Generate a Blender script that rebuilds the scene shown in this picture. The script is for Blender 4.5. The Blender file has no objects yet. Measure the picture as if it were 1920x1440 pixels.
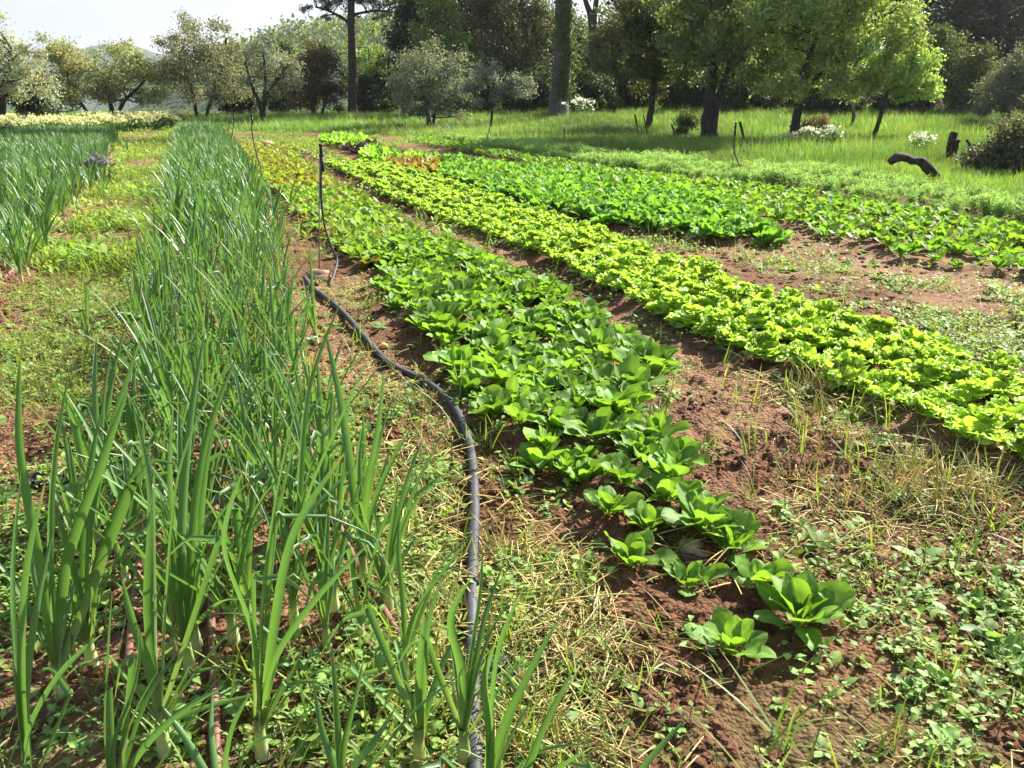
import bpy, math, random
import numpy as np
from math import radians as R, sin, cos, pi

rng = np.random.default_rng(7)
random.seed(7)
S = bpy.context.scene
COL = S.collection

# ------------------------------------------------------------------ camera, sky, sun, exposure
PITCH = R(18.83); FPX = 1554.0; CAMH = 1.4
cd = bpy.data.cameras.new('camera'); cam = bpy.data.objects.new('camera', cd); COL.objects.link(cam)
cam.location = (0, 0, CAMH); cam.rotation_euler = (pi / 2 - PITCH, 0, 0)
cd.sensor_width = 36; cd.lens = 36 * FPX / 1920; cd.clip_start = 0.05; cd.clip_end = 6000
S.camera = cam
SUN_AZ, SUN_EL = R(46), R(37)            # azimuth to the right of the view direction (+Y)
W = bpy.data.worlds.new('World'); S.world = W; W.use_nodes = True
wn, wl = W.node_tree.nodes, W.node_tree.links
bg = wn['Background']
sky = wn.new('ShaderNodeTexSky'); sky.sky_type = 'NISHITA'; sky.sun_disc = False
sky.sun_elevation = SUN_EL; sky.sun_rotation = SUN_AZ
sky.air_density = 1.0; sky.dust_density = 2.5; sky.ozone_density = 1.0
tc = wn.new('ShaderNodeTexCoord'); nz = wn.new('ShaderNodeTexNoise')
mp = wn.new('ShaderNodeMapping'); mp.inputs['Scale'].default_value = (1.0, 1.0, 3.2)
wl.new(tc.outputs['Generated'], mp.inputs[0]); wl.new(mp.outputs[0], nz.inputs['Vector'])
nz.inputs['Scale'].default_value = 2.6; nz.inputs['Detail'].default_value = 6; nz.inputs['Roughness'].default_value = 0.55
cr = wn.new('ShaderNodeValToRGB'); cr.color_ramp.elements[0].position = .34; cr.color_ramp.elements[1].position = .66
cr.color_ramp.elements[0].color = (.55, .55, .55, 1); cr.color_ramp.elements[1].color = (.9, .9, .9, 1)
wl.new(nz.outputs['Fac'], cr.inputs[0])
mx = wn.new('ShaderNodeMix'); mx.data_type = 'RGBA'
sx = wn.new('ShaderNodeSeparateXYZ'); wl.new(tc.outputs['Generated'], sx.inputs[0])
el = wn.new('ShaderNodeMapRange'); wl.new(sx.outputs['Z'], el.inputs[0]); el.inputs[1].default_value = .16; el.inputs[2].default_value = .5; el.inputs[3].default_value = 1; el.inputs[4].default_value = .12
mf = wn.new('ShaderNodeMath'); mf.operation = 'MULTIPLY'; wl.new(cr.outputs[0], mf.inputs[0]); wl.new(el.outputs[0], mf.inputs[1])
wl.new(mf.outputs[0], mx.inputs[0]); wl.new(sky.outputs[0], mx.inputs[6]); 
nz2 = wn.new('ShaderNodeTexNoise'); nz2.inputs['Scale'].default_value = 5; nz2.inputs['Detail'].default_value = 5; wl.new(mp.outputs[0], nz2.inputs['Vector'])
cr2 = wn.new('ShaderNodeValToRGB'); cr2.color_ramp.elements[0].position = .38; cr2.color_ramp.elements[1].position = .62
cr2.color_ramp.elements[0].color = (3.15, 3.35, 4.05, 1); cr2.color_ramp.elements[1].color = (4.3, 4.4, 4.8, 1)
wl.new(nz2.outputs['Fac'], cr2.inputs[0]); wl.new(cr2.outputs[0], mx.inputs[7])
wl.new(mx.outputs[2], bg.inputs[0]); bg.inputs[1].default_value = 0.076
sd_ = bpy.data.lights.new('sun', 'SUN'); sun = bpy.data.objects.new('sun', sd_); COL.objects.link(sun)
sd_.energy = 5.0; sd_.angle = R(.5); sd_.color = (1, .95, .86)
sun.rotation_euler = (pi / 2 - SUN_EL, 0, -SUN_AZ + pi)
# a sun lamp shines along its -Z: turn it so that +Z points to the sun
from mathutils import Vector
TOSUN = Vector((sin(SUN_AZ) * cos(SUN_EL), cos(SUN_AZ) * cos(SUN_EL), sin(SUN_EL)))
sun.rotation_euler = TOSUN.to_track_quat('Z', 'Y').to_euler()
S.view_settings.view_transform = 'Standard'; S.view_settings.look = 'None'; S.view_settings.gamma = 1
S.view_settings.exposure = 1.72
S.render.engine = 'CYCLES'
S.cycles.max_bounces = 8; S.cycles.diffuse_bounces = 3; S.cycles.transmission_bounces = 4; S.cycles.glossy_bounces = 2
S.cycles.use_denoising = True; S.cycles.denoiser = 'OPENIMAGEDENOISE'; S.cycles.denoising_input_passes = 'RGB_ALBEDO_NORMAL'; S.cycles.denoising_prefilter = 'ACCURATE'

# ------------------------------------------------------------------ noise, terrain, projection helpers
def ss(t):
    t = np.clip(t, 0, 1); return t * t * (3 - 2 * t)
def _h(ix, iy, seed):
    n = (ix.astype(np.int64) * 374761393 + iy.astype(np.int64) * 668265263 + seed * 974711) & 0xffffffff
    n = ((n ^ (n >> 13)) * 1274126177) & 0xffffffff
    return ((n ^ (n >> 16)) & 0xffff) / 65535.0
def vn(x, y, seed=0):
    x = np.asarray(x, float); y = np.asarray(y, float)
    ix, iy = np.floor(x), np.floor(y); fx, fy = ss(x - ix), ss(y - iy)
    a, b, c, d = _h(ix, iy, seed), _h(ix + 1, iy, seed), _h(ix, iy + 1, seed), _h(ix + 1, iy + 1, seed)
    return a + (b - a) * fx + (c - a) * fy + (a - b - c + d) * fx * fy
def fbm(x, y, o=4, seed=0):
    s, a, t = 0, .5, 0
    for k in range(o):
        s = s + a * vn(x * 2 ** k, y * 2 ** k, seed + k); t += a; a *= .5
    return s / t

def macro(x, y):
    x = np.asarray(x, float); y = np.asarray(y, float)
    z = 1.15 * ss((y - 31) / 24) * ss((x + 6) / 20)
    z = z + .45 * ss((y - 41) / 18) * (1 - ss((x + 6) / 20))
    z = z + .55 * np.exp(-((x - 3.6) ** 2 / 5 + (y - 40) ** 2 / 8))        # grassy mound
    z = z + .07 * np.clip(y - 62, 0, 120) * ss((x + 8) / 22)
    z = z - .05 * np.clip(y - 62, 0, 200) * (1 - ss((x + 26) / 20))
    return z
CP, SP = cos(PITCH), sin(PITCH)
def ray(px, py):
    xc, yc = (np.asarray(px, float) - 960) / FPX, (720 - np.asarray(py, float)) / FPX
    return xc, CP + yc * SP, -SP + yc * CP
def G0(px, py):                       # photo point on the level field -> x, y
    dx, dy, dz = ray(px, py); t = -CAMH / dz
    return dx * t, dy * t
def WP(px, py, Y):                    # photo point at distance Y -> x, y, z
    dx, dy, dz = ray(px, py); t = Y / dy
    return np.array([dx * t, Y + 0 * t, CAMH + dz * t])
class Bed:
    def __init__(s, left, right):
        l = sorted([G0(*p)[::-1] for p in left]); r = sorted([G0(*p)[::-1] for p in right])
        s.ly, s.lx = np.array(l).T; s.ry, s.rx = np.array(r).T
        s.y0, s.y1 = max(s.ly[0], s.ry[0]), min(s.ly[-1], s.ry[-1])
        s.ymin, s.ymax = min(s.ly[0], s.ry[0]), max(s.ly[-1], s.ry[-1])
    def xl(s, y): return np.interp(y, s.ly, s.lx)
    def xr(s, y): return np.interp(y, s.ry, s.rx)
    def sd(s, x, y):                  # > 0 inside, metres
        return np.minimum(np.minimum(x - s.xl(y), s.xr(y) - x), np.minimum(y - s.ymin, s.ymax - y))
    def fill(s, sp, jit=.35):         # jittered grid of positions
        ys = np.arange(s.ymin, s.ymax, sp); out = []
        for k, y in enumerate(ys):
            a, b = s.xl(y), s.xr(y)
            if b - a < sp * .3: continue
            n = max(1, int(round((b - a) / sp)))
            xs = a + (np.arange(n) + .5 + .25 * (k % 2)) * (b - a) / n
            for x in xs: out.append((x + random.uniform(-jit, jit) * sp, y + random.uniform(-jit, jit) * sp))
        return np.array(out)
ONA = Bed([(110, 1330), (150, 1150), (228, 790), (290, 500), (320, 330), (334, 246)],
          [(760, 1330), (735, 1130), (655, 880), (606, 660), (560, 520), (510, 400), (450, 300), (412, 246)])
ONB = Bed([(-900, 900), (-900, 570), (-600, 400), (-30, 275), (60, 258)], [(-10, 640), (30, 560), (115, 455), (195, 350), (216, 256)])
YNG = Bed([(452, 279), (495, 345), (565, 420), (620, 465), (680, 512)], [(548, 287), (620, 345), (720, 403), (800, 452), (850, 482)])
SPA = Bed([(690, 512), (735, 590), (850, 700), (890, 800), (1040, 900), (1150, 1010)],
          [(840, 472), (1000, 540), (1130, 615), (1255, 700), (1225, 760), (1200, 800), (1290, 890), (1330, 1010)])
LET = Bed([(612, 314), (760, 395), (900, 445), (1050, 505), (1200, 590), (1400, 684), (1540, 728), (1700, 805), (1850, 870), (2000, 940)],
          [(645, 300), (800, 338), (1000, 412), (1200, 490), (1400, 565), (1600, 628), (1780, 692), (1920, 745), (2150, 840)])
LE2 = Bed([(515, 262), (612, 314)], [(598, 278), (650, 302)])
KAL = Bed([(790, 322), (860, 352), (1000, 400), (1150, 436), (1290, 458), (1400, 462)],
          [(800, 303), (900, 312), (1100, 337), (1250, 362), (1370, 395), (1425, 440)])
SPB = Bed([(765, 268), (1000, 313), (1240, 352), (1413, 408), (1550, 452), (1700, 492), (1920, 528), (2200, 570)],
          [(760, 258), (900, 280), (1000, 298), (1120, 322), (1300, 345), (1500, 368), (1700, 398), (1920, 440), (2300, 520)])
FEN = Bed([(830, 268), (900, 280), (1000, 296), (1120, 320), (1300, 342), (1500, 363), (1700, 392), (1920, 430), (2300, 510)],
          [(830, 261), (950, 273), (1050, 288), (1300, 320), (1500, 334), (1700, 358), (1920, 402), (2300, 475)])
WEI = Bed([(1080, 445), (1290, 500), (1500, 565), (1700, 630), (1920, 700), (2300, 820)], [(1250, 448), (1420, 458), (1600, 500), (1750, 530), (1920, 560), (2300, 640)])
PTH = Bed([(0, 640), (30, 590), (115, 455), (195, 350), (216, 256)], [(150, 800), (215, 720), (280, 480), (318, 330), (334, 250)])
LOW = Bed([(820, 1600), (700, 1150), (640, 800), (590, 560)], [(1250, 1600), (1150, 1150), (900, 860), (690, 560)])
STR = Bed([(1500, 1000), (1480, 860), (1430, 720)], [(1990, 1010), (1850, 870), (1600, 760)])
FIELDX = Bed([(-2600, 1430), (-2600, 600), (-1500, 262), (0, 250), (330, 246)],
             [(3200, 1300), (2300, 470), (1920, 398), (1700, 352), (1500, 330), (1300, 317), (1050, 285), (830, 259), (640, 250), (430, 246)])
BEDS = [(ONA, .03), (ONB, .03), (YNG, .06), (SPA, .05), (LET, .06), (KAL, .06), (SPB, .05), (FEN, .04), (LE2, .05)]
def fieldmask(x, y):
    return ss((FIELDX.sd(x, y)) / 1.2 + .5) * (y < 46)
def gz(x, y, fine=True):
    x = np.asarray(x, float); y = np.asarray(y, float)
    z = macro(x, y)
    rr = 0
    for b, h in BEDS:
        rr = np.maximum(rr, h * ss((b.sd(x, y) + .12) / .24))
    z = z + rr
    z = z + .05 * (fbm(x * .9, y * .9, 2, 40) - .5)
    if fine:
        f = .35 + .65 * fieldmask(x, y)
        xr, yr = x * .8 + y * .6, y * .8 - x * .6
        b1 = fbm(x * 7 + 3 * vn(x * 3, y * 3, 5), y * 7 + 3 * vn(x * 3, y * 3, 6), 3, 3); b2 = np.abs(fbm(xr * 17, yr * 17, 3, 11) - .5)
        amp = .35 + 1.1 * vn(x * 1.7, y * 1.7, 23)
        z = z + f * amp * (.06 * (b1 - .5) + .05 * (b2 - .1) + .01 * (vn(x * 41 + yr, yr * 41, 17) - .5))
    return z
def lin(r, g, b):
    c = np.array([r, g, b]) / 255.
    return np.where(c <= .04045, c / 12.92, ((c + .055) / 1.055) ** 2.4)

# ------------------------------------------------------------------ materials
def newmat(name):
    m = bpy.data.materials.new(name); m.use_nodes = True
    n = m.node_tree.nodes; n.clear()
    return m, n, m.node_tree.links
def leafmat(name, rough=.5, transl=.4, spec=.4, tint=(1.25, 1.35, .45), vary=.25, nscale=30., bump=0.):
    m, n, l = newmat(name)
    at = n.new('ShaderNodeAttribute'); at.attribute_name = 'col'
    oi = n.new('ShaderNodeObjectInfo'); tcn = n.new('ShaderNodeTexCoord')
    nt = n.new('ShaderNodeTexNoise'); nt.inputs['Scale'].default_value = nscale; nt.inputs['Detail'].default_value = 3
    l.new(tcn.outputs['Object'], nt.inputs['Vector'])
    add = n.new('ShaderNodeMath'); add.operation = 'ADD'; l.new(oi.outputs['Random'], add.inputs[0]); l.new(nt.outputs['Fac'], add.inputs[1])
    mr = n.new('ShaderNodeMapRange'); l.new(add.outputs[0], mr.inputs[0])
    mr.inputs[1].default_value = .2; mr.inputs[2].default_value = 1.8; mr.inputs[3].default_value = 1 - vary; mr.inputs[4].default_value = 1 + vary
    sc = n.new('ShaderNodeVectorMath'); sc.operation = 'SCALE'; l.new(at.outputs['Color'], sc.inputs[0]); l.new(mr.outputs[0], sc.inputs['Scale'])
    p = n.new('ShaderNodeBsdfPrincipled'); l.new(sc.outputs[0], p.inputs['Base Color'])
    p.inputs['Roughness'].default_value = rough; p.inputs['Specular IOR Level'].default_value = spec
    tm = n.new('ShaderNodeVectorMath'); tm.operation = 'MULTIPLY'; l.new(sc.outputs[0], tm.inputs[0]); tm.inputs[1].default_value = tint
    t = n.new('ShaderNodeBsdfTranslucent'); l.new(tm.outputs[0], t.inputs[0])
    mix = n.new('ShaderNodeMixShader'); mix.inputs[0].default_value = transl
    l.new(p.outputs[0], mix.inputs[1]); l.new(t.outputs[0], mix.inputs[2])
    if bump:
        bp = n.new('ShaderNodeBump'); bp.inputs['Strength'].default_value = bump; bp.inputs['Distance'].default_value = .004
        l.new(nt.outputs['Fac'], bp.inputs['Height']); l.new(bp.outputs[0], p.inputs['Normal'])
    o = n.new('ShaderNodeOutputMaterial'); l.new(mix.outputs[0], o.inputs[0])
    return m
def plainmat(name, c1, c2, scale=20., rough=.8, spec=.3, metal=0., bump=.3, stretch=(1, 1, 1), dist=.01):
    m, n, l = newmat(name)
    tcn = n.new('ShaderNodeTexCoord'); mpn = n.new('ShaderNodeMapping'); mpn.inputs['Scale'].default_value = stretch
    nt = n.new('ShaderNodeTexNoise'); nt.inputs['Scale'].default_value = scale; nt.inputs['Detail'].default_value = 6; nt.inputs['Roughness'].default_value = .65
    l.new(tcn.outputs['Object'], mpn.inputs[0]); l.new(mpn.outputs[0], nt.inputs['Vector'])
    rp = n.new('ShaderNodeValToRGB'); rp.color_ramp.elements[0].color = (*c1, 1); rp.color_ramp.elements[1].color = (*c2, 1)
    rp.color_ramp.elements[0].position = .35; rp.color_ramp.elements[1].position = .68
    l.new(nt.outputs['Fac'], rp.inputs[0])
    p = n.new('ShaderNodeBsdfPrincipled'); l.new(rp.outputs[0], p.inputs['Base Color'])
    p.inputs['Roughness'].default_value = rough; p.inputs['Specular IOR Level'].default_value = spec; p.inputs['Metallic'].default_value = metal
    bp = n.new('ShaderNodeBump'); bp.inputs['Strength'].default_value = bump; bp.inputs['Distance'].default_value = dist
    l.new(nt.outputs['Fac'], bp.inputs['Height']); l.new(bp.outputs[0], p.inputs['Normal'])
    o = n.new('ShaderNodeOutputMaterial'); l.new(p.outputs[0], o.inputs[0])
    return m
def soilmat():
    m, n, l = newmat('soil')
    at = n.new('ShaderNodeAttribute'); at.attribute_name = 'col'
    tcn = n.new('ShaderNodeTexCoord')
    n1 = n.new('ShaderNodeTexNoise'); n1.inputs['Scale'].default_value = 26; n1.inputs['Detail'].default_value = 8; n1.inputs['Roughness'].default_value = .7
    n2 = n.new('ShaderNodeTexNoise'); n2.inputs['Scale'].default_value = 1.3; n2.inputs['Detail'].default_value = 3
    n3 = n.new('ShaderNodeTexVoronoi'); n3.inputs['Scale'].default_value = 75
    for q in (n1, n2, n3): l.new(tcn.outputs['Object'], q.inputs['Vector'])
    mr = n.new('ShaderNodeMapRange'); l.new(n1.outputs['Fac'], mr.inputs[0]); mr.inputs[1].default_value = .3; mr.inputs[2].default_value = .7; mr.inputs[3].default_value = .6; mr.inputs[4].default_value = 1.4
    mr2 = n.new('ShaderNodeMapRange'); l.new(n2.outputs['Fac'], mr2.inputs[0]); mr2.inputs[1].default_value = .3; mr2.inputs[2].default_value = .7; mr2.inputs[3].default_value = .8; mr2.inputs[4].default_value = 1.25
    mu = n.new('ShaderNodeMath'); mu.operation = 'MULTIPLY'; l.new(mr.outputs[0], mu.inputs[0]); l.new(mr2.outputs[0], mu.inputs[1])
    sc = n.new('ShaderNodeVectorMath'); sc.operation = 'SCALE'; l.new(at.outputs['Color'], sc.inputs[0]); l.new(mu.outputs[0], sc.inputs['Scale'])
    p = n.new('ShaderNodeBsdfPrincipled'); p.inputs['Roughness'].default_value = .95; p.inputs['Specular IOR Level'].default_value = .15
    l.new(sc.outputs[0], p.inputs['Base Color'])
    bp = n.new('ShaderNodeBump'); bp.inputs['Strength'].default_value = .85; bp.inputs['Distance'].default_value = .014
    ad = n.new('ShaderNodeMath'); ad.operation = 'SUBTRACT'; l.new(n1.outputs['Fac'], ad.inputs[0]); l.new(n3.outputs['Distance'], ad.inputs[1])
    l.new(ad.outputs[0], bp.inputs['Height']); l.new(bp.outputs[0], p.inputs['Normal'])
    o = n.new('ShaderNodeOutputMaterial'); l.new(p.outputs[0], o.inputs[0])
    return m
M = dict(
    onion=leafmat('onion_leaf', .42, .36, .4, (1.2, 1.25, .5), .2, 14, .25),
    spinach=leafmat('spinach_leaf', .55, .42, .2, (1.45, 1.4, .45), .22, 32, .7),
    lettuce=leafmat('lettuce_leaf', .5, .48, .3, (1.15, 1.2, .6), .16, 25),
    weed=leafmat('weed_leaf', .55, .42, .18, (1.3, 1.3, .5), .2, 3),
    grass=leafmat('grass_blade', .5, .42, .3, (1.35, 1.3, .45), .25, .8),
    straw=leafmat('straw', .7, .25, .2, (1.1, 1, .8), .25, 5),
    tree=leafmat('tree_leaf', .5, .4, .18, (1.3, 1.25, .7), .22, 1.2),
    fennel=leafmat('fennel_frond', .6, .5, .15, (1.2, 1.2, .6), .15, 2),
    flower=leafmat('petal', .6, .4, .2, (1, 1, .9), .1, 5),
    soil=soilmat(),
    clod=plainmat('soil_clod', (.065, .031, .017), (.19, .095, .053), 60, .95, .1, 0, .8),
    bark=plainmat('bark', (.018, .014, .011), (.07, .055, .045), 9, .9, .2, 0, 1., (1, 1, .25), .03),
    bark2=plainmat('grey_bark', (.05, .045, .04), (.17, .155, .14), 12, .9, .2, 0, .8, (1, 1, .3), .02),
    hose=plainmat('black_plastic', (.028, .03, .036), (.075, .076, .082), 6, .6, .25, 0, .0),
    drip=plainmat('brown_plastic', (.13, .06, .04), (.19, .095, .065), 8, .6, .3, 0, .0),
    steel=plainmat('galvanised_steel', (.18, .19, .2), (.36, .37, .38), 30, .5, .5, .7, .1),
    wood=plainmat('old_wood', (.016, .012, .009), (.085, .065, .05), 14, .9, .2, 0, 1., (1, 1, .4), .02),
    stone=plainmat('stone', (.22, .14, .09), (.42, .30, .22), 10, .9, .2, 0, .8, (1, 1, 1), .02),
    film=plainmat('black_film', (.012, .012, .014), (.04, .04, .045), 20, .6, .25, 0, .3),
)

# ------------------------------------------------------------------ mesh helpers (everything is quads)
def mesh(name, V, Q, C=None, mat=None, smooth=True):
    me = bpy.data.meshes.new(name); V = np.asarray(V, np.float32); Q = np.asarray(Q, np.int32)
    me.vertices.add(len(V)); me.vertices.foreach_set('co', V.ravel())
    me.loops.add(Q.size); me.loops.foreach_set('vertex_index', Q.ravel())
    me.polygons.add(len(Q)); me.polygons.foreach_set('loop_start', np.arange(0, Q.size, 4, dtype=np.int32))
    me.polygons.foreach_set('use_smooth', np.full(len(Q), smooth))
    me.update(calc_edges=True)
    if C is not None:
        a = me.color_attributes.new('col', 'FLOAT_COLOR', 'POINT')
        c4 = np.ones((len(V), 4), np.float32); c4[:, :3] = C; a.data.foreach_set('color', c4.ravel())
    if mat: me.materials.append(mat)
    return me
def obj(name, me, parent=None, loc=(0, 0, 0)):
    o = bpy.data.objects.new(name, me); COL.objects.link(o); o.location = loc
    if parent: o.parent = parent
    return o
def tag(o, label=None, cat=None, group=None, kind=None):
    if label: o['label'] = label
    if cat: o['category'] = cat
    if group: o['group'] = group
    if kind: o['kind'] = kind
    return o
def join(parts):
    V, Q, C, k = [], [], [], 0
    for v, q, c in parts:
        V.append(v); Q.append(np.asarray(q) + k); C.append(np.broadcast_to(c, v.shape)); k += len(v)
    return np.concatenate(V), np.concatenate(Q), np.concatenate(C)
def gridq(nu, nv, wrap=False):
    i = np.arange(nu - 1)[:, None]; j = np.arange(nv if wrap else nv - 1)[None, :]
    j2 = (j + 1) % nv
    return np.stack([i * nv + j, (i + 1) * nv + j, (i + 1) * nv + j2, i * nv + j2], -1).reshape(-1, 4)
def tube(P, r, sides=6, col=(.1, .1, .1), flat=1.0, cap=True):
    P = np.asarray(P, float); r = np.broadcast_to(np.asarray(r, float), (len(P),)).copy()
    if cap:
        P = np.concatenate([P[:1], P, P[-1:]]); r = np.concatenate([[1e-4], r, [1e-4]])
    T = np.gradient(P, axis=0)
    if cap: T[0] = P[2] - P[1]; T[-1] = P[-2] - P[-3]; T[1] = P[2] - P[1]; T[-2] = P[-2] - P[-3]
    T /= np.linalg.norm(T, axis=1, keepdims=True) + 1e-9
    up = np.array([1., 0, 0]) if abs(T[0][0]) < .8 else np.array([0, 1., 0])
    B = np.zeros_like(P); b = up
    for i in range(len(P)):
        b = b - T[i] * np.dot(b, T[i]); b = b / (np.linalg.norm(b) + 1e-9); B[i] = b
    N = np.cross(T, B)
    a = np.arange(sides) * 2 * pi / sides
    V = P[:, None] + r[:, None, None] * (B[:, None] * np.cos(a)[None, :, None] + flat * N[:, None] * np.sin(a)[None, :, None])
    col = np.asarray(col, float)
    if col.ndim == 2 and cap: col = np.concatenate([col[:1], col, col[-1:]])
    C = np.repeat(np.broadcast_to(col, (len(P), 3)), sides, axis=0)
    return V.reshape(-1, 3), gridq(len(P), sides, True), C
def smooth_path(P, n):
    P = np.asarray(P, float); t = np.linspace(0, len(P) - 1, n); out = []
    for u in t:
        i = min(int(u), len(P) - 2); f = u - i
        p0, p1, p2, p3 = P[max(i - 1, 0)], P[i], P[i + 1], P[min(i + 2, len(P) - 1)]
        out.append(.5 * (2 * p1 + (p2 - p0) * f + (2 * p0 - 5 * p1 + 4 * p2 - p3) * f * f + (3 * p1 - p0 - 3 * p2 + p3) * f ** 3))
    return np.array(out)
def strap(P, r, nv, col, side, arc=2.3):
    """a leaf blade with a rounded channel section, its hollow turned to 'side'"""
    P = np.asarray(P, float); T = np.gradient(P, axis=0); T /= np.linalg.norm(T, axis=1, keepdims=True) + 1e-9
    B = np.zeros_like(P); b = np.asarray(side, float)
    for i in range(len(P)):
        b = b - T[i] * np.dot(b, T[i]); b = b / (np.linalg.norm(b) + 1e-9); B[i] = b
    N = np.cross(T, B); a = np.linspace(-arc / 2, arc / 2, nv); w = np.sin(a) / np.sin(min(arc, pi) / 2); h = (np.cos(a) - 1) * .8
    V = P[:, None] + r[:, None, None] * (N[:, None] * w[None, :, None] - B[:, None] * h[None, :, None])
    return V.reshape(-1, 3), gridq(len(P), nv), np.repeat(col, nv, axis=0)
def rotz(V, a):
    c, s = cos(a), sin(a); o = V.copy(); o[:, 0] = c * V[:, 0] - s * V[:, 1]; o[:, 1] = s * V[:, 0] + c * V[:, 1]; return o
def leaf(L, Wd, nu, nv, th0, th1, shape, az=0, cup=0., ruffle=0., freq=6., petiole=0., col=(.1, .2, .05), col2=None, twist=0., z0=0., rnd=None, r0=0., rt=0.):
    """a leaf sheet growing from the origin: th = elevation angle from base (th0) to tip (th1); shape(u) = half width factor"""
    u = np.linspace(0, 1, nu); th = th0 + (th1 - th0) * u ** 1.3; ds = L / (nu - 1)
    r = r0 + np.concatenate([[0], np.cumsum(np.cos(th[:-1]) * ds)]); z = z0 + np.concatenate([[0], np.cumsum(np.sin(th[:-1]) * ds)])
    v = np.linspace(-1, 1, nv); ue = u[:, None] * (1 - rt * v[None] ** 2 * u[:, None]); r2 = np.interp(ue, u, r); z2 = np.interp(ue, u, z); w = shape(np.clip((u - petiole) / (1 - petiole), 0, 1)) * Wd * .5
    w = np.where(u < petiole, Wd * .05, np.maximum(w, Wd * .05 * (u < petiole + .2))); w[-1] *= (.35 if nv > 2 else .1) if not rt else .85
    nrm = np.stack([-np.sin(th), np.cos(th)], 1)
    ph = random.uniform(0, 6.28); off = cup * w[:, None] * (v[None] ** 2)
    off = off + ruffle * (np.abs(v[None]) ** 1.5) * np.sin(freq * u[:, None] * 2 * pi + ph + 1.7 * np.sign(v[None])) * (w[:, None] > Wd * .12)
    if rnd: off = off + rnd * (rng.random((nu, nv)) - .5) * (w[:, None] > Wd * .12)
    tw = twist * u[:, None]
    Y = w[:, None] * v[None] * np.cos(tw); off = off + w[:, None] * v[None] * np.sin(tw)
    X = r2 + off * nrm[:, :1]; Z = z2 + off * nrm[:, 1:]
    V = np.stack([X, Y, Z], -1).reshape(-1, 3)
    c = np.asarray(col, float); c2 = c if col2 is None else np.asarray(col2, float)
    k = (u[:, None] * np.ones(nv)[None]).reshape(-1, 1)
    C = c * (1 - k) + c2 * k
    if petiole: 
        m = (np.repeat(u, nv) < petiole)[:, None]; C = np.where(m, C * np.array([1.5, 1.35, 1.2]), C)
        if nv >= 3 and nv % 2:
            mid = np.zeros((nu, nv), bool); mid[:, nv // 2] = True; mid = mid.reshape(-1, 1)
            C = np.where(mid, C * 1.35, C)
    return rotz(V, az), gridq(nu, nv), C
oval = lambda u: np.sin(pi * np.clip(u, 0, 1) ** .8) ** .75
spoon = lambda u: np.sin(pi * np.clip(u, 0, 1) ** 1.05) ** .62
blade = lambda u: (1 - u) ** .6
def scatter(T, pos, rot, sca, colm=None, tilt=None, idx=None):
    """merge copies of the templates T at pos"""
    pos = np.asarray(pos, float); N = len(pos); rot = np.asarray(rot); sca = np.broadcast_to(sca, (N,))
    idx = rng.integers(0, len(T), N) if idx is None else idx
    colm = np.ones((N, 3)) if colm is None else np.asarray(colm, float)
    Vs, Qs, Cs, k = [], [], [], 0
    for t, (v, q, c) in enumerate(T):
        s = np.where(idx == t)[0]
        if not len(s): continue
        cc, sn = np.cos(rot[s])[:, None], np.sin(rot[s])[:, None]; sc = sca[s][:, None]
        x = (v[None, :, 0] * cc - v[None, :, 1] * sn) * sc; y = (v[None, :, 0] * sn + v[None, :, 1] * cc) * sc; z = v[None, :, 2] * sc
        if tilt is not None: x = x + z * tilt[s][:, :1]; y = y + z * tilt[s][:, 1:2]
        V = np.stack([x, y, np.broadcast_to(z, x.shape)], -1) + pos[s][:, None]
        Vs.append(V.reshape(-1, 3)); Cs.append((c[None] * colm[s][:, None]).reshape(-1, 3))
        Qs.append((q[None] + (np.arange(len(s)) * len(v))[:, None, None]).reshape(-1, 4) + k); k += len(s) * len(v)
    return np.concatenate(Vs), np.concatenate(Qs), np.concatenate(Cs)
def jitcol(N, a=.2, warm=.12):
    g = 1 + (rng.random((N, 1)) - .5) * 2 * a
    w = (rng.random((N, 1)) - .5) * 2 * warm
    return g * np.concatenate([1 + w, np.ones((N, 1)), 1 - w], 1)
def on_ground(xy, sink=0.):
    return np.column_stack([xy, gz(xy[:, 0], xy[:, 1]) - sink])
def polar(N, r0, r1, p=1.0, half=R(37)):
    """random ground points, density falling with distance (p=1: like 1/r^2)"""
    a = (rng.random(N) - .5) * 2 * half; u = rng.random(N)
    r = r0 * (r1 / r0) ** u if p == 1 else (r0 ** p + u * (r1 ** p - r0 ** p)) ** (1 / p)
    return np.column_stack([r * np.sin(a), r * np.cos(a)])

# ------------------------------------------------------------------ ground
def build_ground():
    f = R(56)
    ang = np.concatenate([np.linspace(-pi, -f, 40)[:-1], np.linspace(-f, f, 740), np.linspace(f, pi, 40)[1:-1]])
    rad = np.concatenate([[.02, .3, .6], np.geomspace(.9, 26, 640), np.geomspace(26.5, 120, 90), np.geomspace(130, 1100, 24)])
    A, Rr = np.meshgrid(ang, rad); X = Rr * np.sin(A); Y = Rr * np.cos(A)
    x, y = X.ravel(), Y.ravel(); z = gz(x, y)
    far = ss((np.hypot(x, y) - 90) / 60); z = z * (1 - far) + (-6 + 8 * ss((x + 10) / 60)) * far
    q = gridq(len(rad), len(ang), True)
    soil = np.array([.12, .058, .029]); dry = np.array([.21, .118, .066]); grs = np.array([.075, .085, .03])
    k = ss((fbm(x * .8, y * .8, 4, 70) - .42) / .25)[:, None]
    c = soil * (1 - k) + dry * k * .9 + soil * k * .1
    dd = ss((PTH.sd(x, y) + .3) / .5)[:, None] * .6; c = c * (1 - dd) + dry * dd
    g = (1 - fieldmask(x, y))[:, None]; c = c * (1 - g) + grs * g
    o = obj('ground', mesh('ground', np.column_stack([x, y, z]), q, c, M['soil']))
    tag(o, 'reddish brown tilled soil of the vegetable field', 'ground', kind='structure')
build_ground()

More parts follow.
